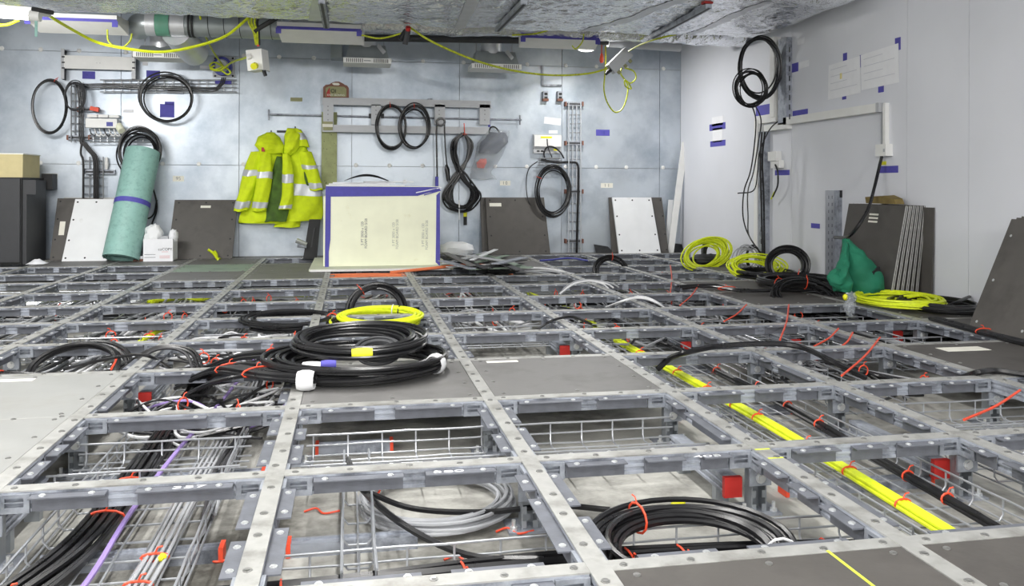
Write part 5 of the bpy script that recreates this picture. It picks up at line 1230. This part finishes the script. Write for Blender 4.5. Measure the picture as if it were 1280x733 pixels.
for x0,y0,x1,y1,lb in [(890,147,904,156,'white label above tape near the corner'),(891,161,903,177,'white label between two tapes near the corner'),(999,78,1011,83,'white label beside the upper tape'),(1094,187,1100,194,'small white plate left of the switch box'),(997,49,1006,54,'small white clip high on the right wall')]: rtape(x0,y0,x1,y1,lb,m_paper)
rtape(1101,202,1108,206,'yellow sticker below the switch box',m_yplug)
def rsheet(pts, lb):
    t = thing('drawing_sheet', lb, 'paper', WR(*pts[0]), 'drawings taped to the right wall'); A_ = [WR(x,y,.003) for x,y in pts]
    MB().loft([A_, [p+Vector((-.0012,0,0)) for p in A_]]).build('sheet', m_paper, t)
    n_ = 6
    for i in range(4):
        f = .15+.2*i; p, q = A_[0].lerp(A_[3],f), A_[1].lerp(A_[2],f); p2, q2 = p.lerp(q,.08), p.lerp(q,.9 if i % 2 else .6)
        o = Vector((-.0016,0,0)); MB().bar(p2+o, q2+o, .004, .0006, (1,0,0)).build('drawn_line', M('pale drawing line', (206,208,216), .8, 0, 0), t)
    c = A_[0].lerp(A_[2],.4); 
    if 'left' in lb: MB().obox(c+Vector((-.0018,0,0)), (0,.012,0), (.0004,0,0), (0,0,.02)).build('colour_mark', M('faint yellow print', (226,214,150), .8, 0, 0), t)
rsheet([(1036,82),(1075,70),(1076,116),(1035,125)], 'pale paper drawing taped to the right wall, left sheet'); rsheet([(1076,69),(1123,54),(1124,103),(1077,113)], 'pale paper drawing taped to the right wall, right sheet')
# trunking, uprights
t = thing('trunking', 'white cable trunking running along the right wall to the switch box', 'trunking', WR(985,158))
a, b = WR(986,152.5), WR(1105,135.5); zc2 = (WR(990,152).z+WR(1104,134).z)/2
MB().box((XR-.05,b.y,zc2-.028),(XR-.001,a.y,zc2+.028)).build('horizontal_run', m_whitem, t); MB().box((XR-.052,b.y-.02,zc2-.03),(XR-.001,b.y+.012,zc2+.03)).build('end_cap', m_greym, t)
a2 = WR(1108,182); MB().box((XR-.03,b.y-.055,a2.z),(XR-.001,b.y-.03,zc2+.025)).build('vertical_run', m_whitem, t); MB().box((XR-.02,b.y-.004,a2.z-.02),(XR-.001,b.y+.006,zc2-.03)).build('vertical_run', m_greym, t)
t = thing('switch_box', 'white switch box below the trunking on right wall', 'box', WR(1111,195)); rbox(1103,181,1116,195,.05,m_whitem,'body',t); 
q = WR(1105,188,.051); MB().box((q.x-.002,q.y-.008,q.z-.01),(q.x,q.y+.008,q.z+.01)).build('label', m_greym, t)
bundle('black cable dropping from the switch box past the boards', [tuple(WR(1103,192,.03)),tuple(WR(1100,205,.05)),tuple(WR(1093,235,.12)),tuple(WR(1085,262,.25)),tuple(WR(1073,282,.35)),tuple(WR(1060,296,.35)),tuple(WR(1043,297,.15))], [(m_black,.011,0,0)], name='black_cable', cat='cable', wander=.02)
t = thing('slotted_upright', 'tall galvanised slotted upright on the right wall behind the hanging coil', 'upright', WR(986,155)); rbox(980,50,990,155,.05,m_galv,'channel',t); rbox(971,48,976,146,.06,m_whitem,'white_channel',t); rbox(976,50,980,150,.03,m_edge,'cream_strip',t)
for y in range(62,152,12):
    q = WR(987,y,.051); MB().box((q.x-.001,q.y-.008,q.z-.02),(q.x+.001,q.y+.008,q.z+.02)).build('slot', m_darkg, t)
rbox(950,146,976,152,.05,m_whitem,'elbow_channel',t); rbox(962,157,990,161,.05,m_whitem,'foot_channel',t)
t = thing('slotted_upright', 'galvanised slotted upright running down to the floor on right wall', 'upright', WR(958,330)); 
a, b = WR(955,165), WR(962,330); MB().box((XR-.05,b.y,.003),(XR-.001,a.y,a.z)).build('channel', m_galv, t); c = WR(951,165); MB().box((XR-.06,a.y,.003),(XR-.001,c.y,a.z+.1)).build('white_channel', m_whitem, t)
for i in range(9):
    z_ = .1+.1*i; MB().box((XR-.0515,b.y+.03,z_),(XR-.0498,b.y+.055,z_+.04)).build('slot', m_darkg, t)
t = thing('wall_socket', 'white wall socket with loose wires beside the lower upright', 'socket', WR(973,210)); rbox(967,190,977,201,.05,m_whitem,'body',t); rbox(969,201,980,210,.04,m_whitem,'body',t)
MB().tube(crom([WR(969,206,.05),WR(972,215,.06),WR(972,232,.05),WR(966,246,.04)],6), .007, 5).build('wire', m_black, t, True); MB().tube([WR(968,240,.045),WR(964,249,.04)], .006, 5).build('wire', m_yel, t, True)
# black coils at the duct end
def rcoil(label, x, y, rxp, ryp, off, turns, r, mt, **kw):
    c = WR(x,y,off); e = WR(x+rxp,y,off); g = WR(x,y-ryp,off)
    return coil(label, c, (0,1,0), Z_, (e-c).length, (g-c).length, turns, r, mt, lift=(-1,0,0), **kw)
def fcoil(label, x, y, Y, rxp, ryp, turns, r, mt, **kw):
    c = at(1,x,y,Y); e = at(1,x+rxp,y,Y); g = at(1,x,y-ryp,Y)
    return coil(label, c, X_, Z_, (e-c).length, (g-c).length, turns, r, mt, lift=NY, **kw)
fcoil('large black cable coil hanging below the foil duct near the corner', 948,84,6.15,24,36,10,.0062,m_black,spread=.03,jit=.08,stack=.05)
fcoil('small black cable coil hanging below the large one near the corner', 937,112,6.08,18,21,9,.0048,m_black,spread=.025,jit=.15,stack=.04)
bundle('thin black cables hanging from the coil to the floor', [P6(940,130,6.2),P6(946,150,6.2),P6(943,180,6.25),P6(938,215,6.3),P6(932,240,6.3),P6(930,270,6.3),P6(936,295,6.3),P6(952,318,6.25)], [(m_black,.006,0,0),(m_black,.005,.03,0)], wander=.8)
bundle('black cable pair hanging beside the lower upright', [P6(975,150,6.2),P6(962,162,6.2),P6(950,190,6.2),P6(947,215,6.2),P6(942,238,6.2),P6(922,242,6.2)], [(m_black,.005,0,0)], wander=.3)
bundle('black cables down the white channel to the floor', [P6(952,165,6.12),P6(951,200,6.14),P6(952,250,6.15),P6(953,325,6.1)], [(m_black,.008,0,0),(m_black,.008,.02,0)], wander=.3)
# yellow and black coils by the wall
def lcoil(label, x, y, z, rx, ry, turns, r, mt, tilt=.0, **kw):
    c = G(x,y,z); return coil(label, c, X_, (0,math.cos(tilt),math.sin(tilt)), rx, ry, turns, r, mt, lift=(0,-math.sin(tilt),math.cos(tilt)), **kw)
coil('yellow cable coil standing by the corner', at(1,879,320,6.75), (1,0,.12), (.3,.5,1), .165, .12, 15, .0068, m_yel, lift=(0,-1,.3), spread=.045, jit=.17, stack=.12)
coil('black cable arch behind the yellow coil by the corner', at(1,893,318,6.95), (1,0,0), (0,.2,1), .11, .13, 9, .009, m_black, lift=NY, spread=.025, jit=.08, stack=.06)
tag(lump((at(1,884,325,6.9)), .16,.10,.05, 4, .3, 4).build('black_sleeve', m_dark, None, True), 'black sleeve heap inside the yellow coil by the corner', 'sleeve')
coil('yellow cable coil leaning in front of the black coil at right wall', at(1,944,338,5.9), (1,0,0), (0,.8,.6), .17, .10, 14, .006, m_yel, lift=(0,-.5,.8), spread=.05, jit=.22, stack=.07)
coil('black cable coil leaning on the right wall below the upright', at(1,983,331,5.7), (.93,-.35,0), (.12,.25,1), .135, .12, 11, .0085, m_black, lift=(-.3,-.9,0), spread=.03, jit=.07, stack=.05)
coil('thin white cable loops standing beside the lower upright', at(1,932,324,6.2), (1,.2,0), (0,.2,1), .10, .10, 6, .0042, m_grey, lift=NY, spread=.03, jit=.2, stack=.05)
coil('thin black cable loops standing beside the white loops', at(1,942,322,6.3), (1,.2,0), (0,.2,1), .07, .10, 5, .005, m_black, lift=NY, spread=.02, jit=.2, stack=.04)
lcoil('yellow cable coil lying on the edge panel at the right', 1122,381,.015, .19,.22, 13, .0066, m_yel, spread=.035, jit=.10, stack=.05)
bundle('two yellow cable ends reaching right from the lying yellow coil', [tuple(G(1130,371,.05)),tuple(G(1155,369,.06)),tuple(G(1172,373,.06)),tuple(G(1184,386,.03))], [(m_yel,.007,0,0),(m_yel,.007,.05,0)], wander=.3)
lcoil('black cable coil lying under the yellow one at right', 1172,384,.015, .17,.24, 11, .009, m_black, spread=.05, jit=.1, stack=.05, tails=[[G(1185,382,.04),G(1198,377,.06),G(1212,371,.07)]])
lcoil('heap of black cable lying left of the green bag', 1000,357,.012, .25,.30, 14, .0085, m_black, spread=.06, jit=.12, stack=.05, ties=[(1.,0,m_tie),(3.6,0,m_tie)])
coil('black cable coil drooping into the bay in front of the bag', G(1005,379,-.04), X_, (0,.7,.5), .19, .15, 8, .0072, m_black, lift=(0,-.4,.8), spread=.04, jit=.14, stack=.06, ties=[(1.2,0,m_tie)])
lcoil('black cable heap under the leaning yellow coil', 955,345,.01, .20,.22, 10, .008, m_black, spread=.05, jit=.12, stack=.04)
bundle('black cables lying along the dark panel to the right wall', [tuple(G(850,360,.01)),tuple(G(890,358,.02)),tuple(G(930,364,.02)),tuple(G(985,363,.02)),tuple(G(1030,362,.02))], [(m_black,.008,0,0),(m_black,.007,.05,0),(m_black,.007,-.06,0)], (.4,), .03, wander=1)
# slotted channel stand
A, B = at(1,1039,345,5.42), at(1,1039,238,5.42)
t = thing('channel_stand', 'galvanised perforated channel standing by the right wall', 'channel', (A.x, 5.42, 0)); h = B.z
hx = .045
MB().box((A.x-hx,5.42,.003),(A.x+hx-.02,5.424,h)).build('front_web', m_wire, t); MB().box((A.x+hx-.02,5.36,.003),(A.x+hx+.02,5.364,h)).build('side_flange', m_galv, t); MB().box((A.x+hx-.024,5.36,.003),(A.x+hx-.02,5.424,h)).build('web', m_galv, t)
for i in range(12):
    z_ = .04+(h-.1)*i/11
    for xx in (-.025,.002): MB().box((A.x+xx,5.418,z_),(A.x+xx+.006,5.4199,z_+.022)).build('slot', m_ink, t)
    MB().box((A.x+hx,5.358,z_),(A.x+hx+.006,5.3599,z_+.03)).build('slot', m_darkg, t)
MB().box((A.x+hx-.02,5.357,h-.05),(A.x+hx+.0,5.359,h)).build('black_tape', m_dark, t)
# stacked boards on the right wall
y0_, y1_ = 4.47, 5.05
for i in range(6):
    xb_, xt_ = 3.10+.036*i, 3.205+.027*i; h = .56
    a, b, c, d = Vector((xb_,y0_+.004*i,.003)), Vector((xb_,y1_,.003)), Vector((xt_,y0_+.004*i,h)), Vector((xt_,y1_,h))
    t = thing('stacked_board', 'dark floor board in the stack on right wall, %s from the front' % ORD[i+1], 'board', (a+b)/2, 'boards stacked on the right wall')
    m = MB(); nn = slab(m, (a,b), (c,d), .017); m.build('board', m_paneld, t)
    ea = MB(); o = Vector((0,-.0012,0)); ea.loft([[a+o,c+o,c+o+nn*.006,a+o+nn*.006],[a,c,c+nn*.006,a+nn*.006]]); ea.build('pale_edge', m_edge, t); o2 = nn*.012; ea = MB(); ea.loft([[a+o+o2,c+o+o2,c+o+nn*.017,a+o+nn*.017],[a+o2,c+o2,c+nn*.017,a+nn*.017]]); ea.build('pale_edge', m_edge, t)
    if i == 0:
        P = lambda f, g: a.lerp(b,f).lerp(c.lerp(d,f),g) - nn*.0015
        for g in (.80,.84,.88): m = MB(); slab(m, (P(.42,g),P(.58,g)), (P(.42,g+.02),P(.58,g+.02)), .001); m.build('printed_label', m_label, t)
a, b, c, d = Vector((3.325,4.40,.003)), Vector((3.325,4.9,.003)), Vector((3.338,4.40,.55)), Vector((3.338,4.9,.55))
t = thing('leaning_board', 'dark board flat on the right wall behind the stack', 'board', a); m = MB(); slab(m, (a,b),(c,d),.006); m.build('board', m_paneld, t)
p, q = Vector((3.25,4.62,.60)), Vector((3.25,4.90,.605)); t = thing('wood_offcut', 'worn wooden offcut lying on top of the stacked boards', 'wood', p)
m = MB(); m.loft([[(3.23,4.60,.566),(3.29,4.60,.566),(3.29,4.62,.60),(3.23,4.62,.595)],[(3.23,4.70,.566),(3.29,4.70,.566),(3.29,4.70,.62),(3.23,4.70,.615)],[(3.23,4.90,.566),(3.29,4.90,.566),(3.29,4.91,.61),(3.23,4.91,.605)]]); m.build('block', m_wood, t)
tag(MB().box((3.215,4.75,.5625),(3.33,5.00,.566)).build('paper_sheet', m_paper), 'white paper strip lying under the wooden offcut', 'paper')
# large leaning boards at the right edge
for i in range(3):
    a, b, c, d = Vector((2.85+.07*i,2.9,.003)), Vector((2.85+.07*i,3.52+.03*i,.003)), Vector((3.085+.055*i,2.9,.52+.005*i)), Vector((3.085+.055*i,3.52+.03*i,.52+.005*i))
    t = thing('leaning_board', 'dark board leaning at the right edge of the picture, %s of three' % ('front','middle','rear')[i], 'board', (a+b)/2, 'boards leaning at the right edge')
    m = MB(); nn = slab(m, (a,b),(c,d),.02); m.build('board', m_paneld, t)
    s = MB()
    for g in (.08,.45,.85):
        for f in (.94,.5):
            p = a.lerp(b,f).lerp(c.lerp(d,f),g); s.tube([p-nn*.001,p+nn*.001], .007, 8)
    tag(s.build('screw_holes', m_dark if i else m_screw, t), kind='stuff')
# green canvas bag
bgc = G(1074,369,0)
t = thing('canvas_bag', 'crumpled green canvas bag slumped in front of the stacked boards', 'bag', (at(1,1076,369,4.56).x, 4.56, 0))
BY = 4.56
Q = lambda x, y, dy=0.: at(1, x, y, BY+dy)
bot = Q(1081,371); bot.z = .006
garment(t, 'body', [Q(1057,299,.05),Q(1062,308,.03),Q(1069,322,.0),Q(1076,340,-.02),Q(1080,358,-.02),bot], [.012,.04,.075,.115,.12,.10], [.02,.05,.08,.10,.11,.09], m_gbag, rip=.09, nf=3, k=9, n=48)
garment(t, 'flap', [Q(1058,304,.0),Q(1055,322,-.05),Q(1052,338,-.09),Q(1052,352,-.11),Q(1054,364,-.10)], [.012,.022,.035,.06,.05], [.015,.03,.05,.05,.04], m_gbag, rip=.2, nf=3, k=9)
garment(t, 'corner', [Q(1046,337,-.10),Q(1044,345,-.11),Q(1046,354,-.11),Q(1050,362,-.10)], [.02,.045,.05,.03], [.02,.03,.035,.03], m_gbag, rip=.25, nf=2, k=7)
q = Q(1095,341,-.09); MB().obox(q,(.035,.02,.012),(.004,-.006,.0),(-.004,.0,.02)).build('dark_patch', m_dark, t)
t = thing('film_scrap', 'clear film scrap with yellow tip hanging over the rail in front of the bag', 'film', G(1062,385,.02))
p = G(1062,383,.02); lump((p.x,p.y,p.z), .03,.03,.045, 4, .5, 3).build('film', m_clear, t, True); lump((p.x-.025,p.y,p.z+.05), .014,.014,.016, 3, .3, 5).build('tip', m_yplug, t, True); lump((p.x+.005,p.y+.0,p.z+.045), .03,.03,.03, 4, .5, 8).build('film', m_clear, t, True)
# loose things on the subfloor
for i, (x, y, lb) in enumerate([(380,640,'orange tape scrap on the concrete left of the narrow tray'),(555,700,'orange cable tie tail in front of the bottom bundle'),(880,655,'red cable tie on concrete behind the black coil'),(620,665,'orange tie scrap beside the white coil'),(240,700,'red tie scrap beside the white cables')]):
    p = G(x,y,ZS+.004); MBt = MB(); MBt.tube(crom([p,p+Vector((.03,.01,.003)),p+Vector((.05,-.02,.0)),p+Vector((.09,-.015,.002))],5), .0027, 5); tag(MBt.build('tie_scrap', m_tie, None, True), lb, 'cable tie')
p = G(765,642,ZS+.002); tag(lump((p.x+.18,p.y,p.z+.01), .02,.015,.012, 3, .4, 2).build('yellow_clip', m_yplug, None, True), 'small yellow clip on the concrete behind the black coil', 'clip')
p = G(203,697,-.11); tag(lump((p.x,p.y,p.z), .008,.010,.007, 3, .5, 9).build('yellow_clip', m_yplug, None, True), 'small yellow green clip on the white cable bundle', 'clip')
t = thing('yellow_sprig', 'yellow green wire ends sticking up at far left rail', 'wire', G(272,325,0))
for dx, dy in ((-12,-12),(-4,-10),(6,4)):
    MB().tube(crom([G(272,324,.01),at(1,272+dx*.5,322+dy*.5,G(272,324).y),at(1,272+dx,324+dy,G(272,324).y)],5), .012, 5).build('wire', m_yel, t, True)
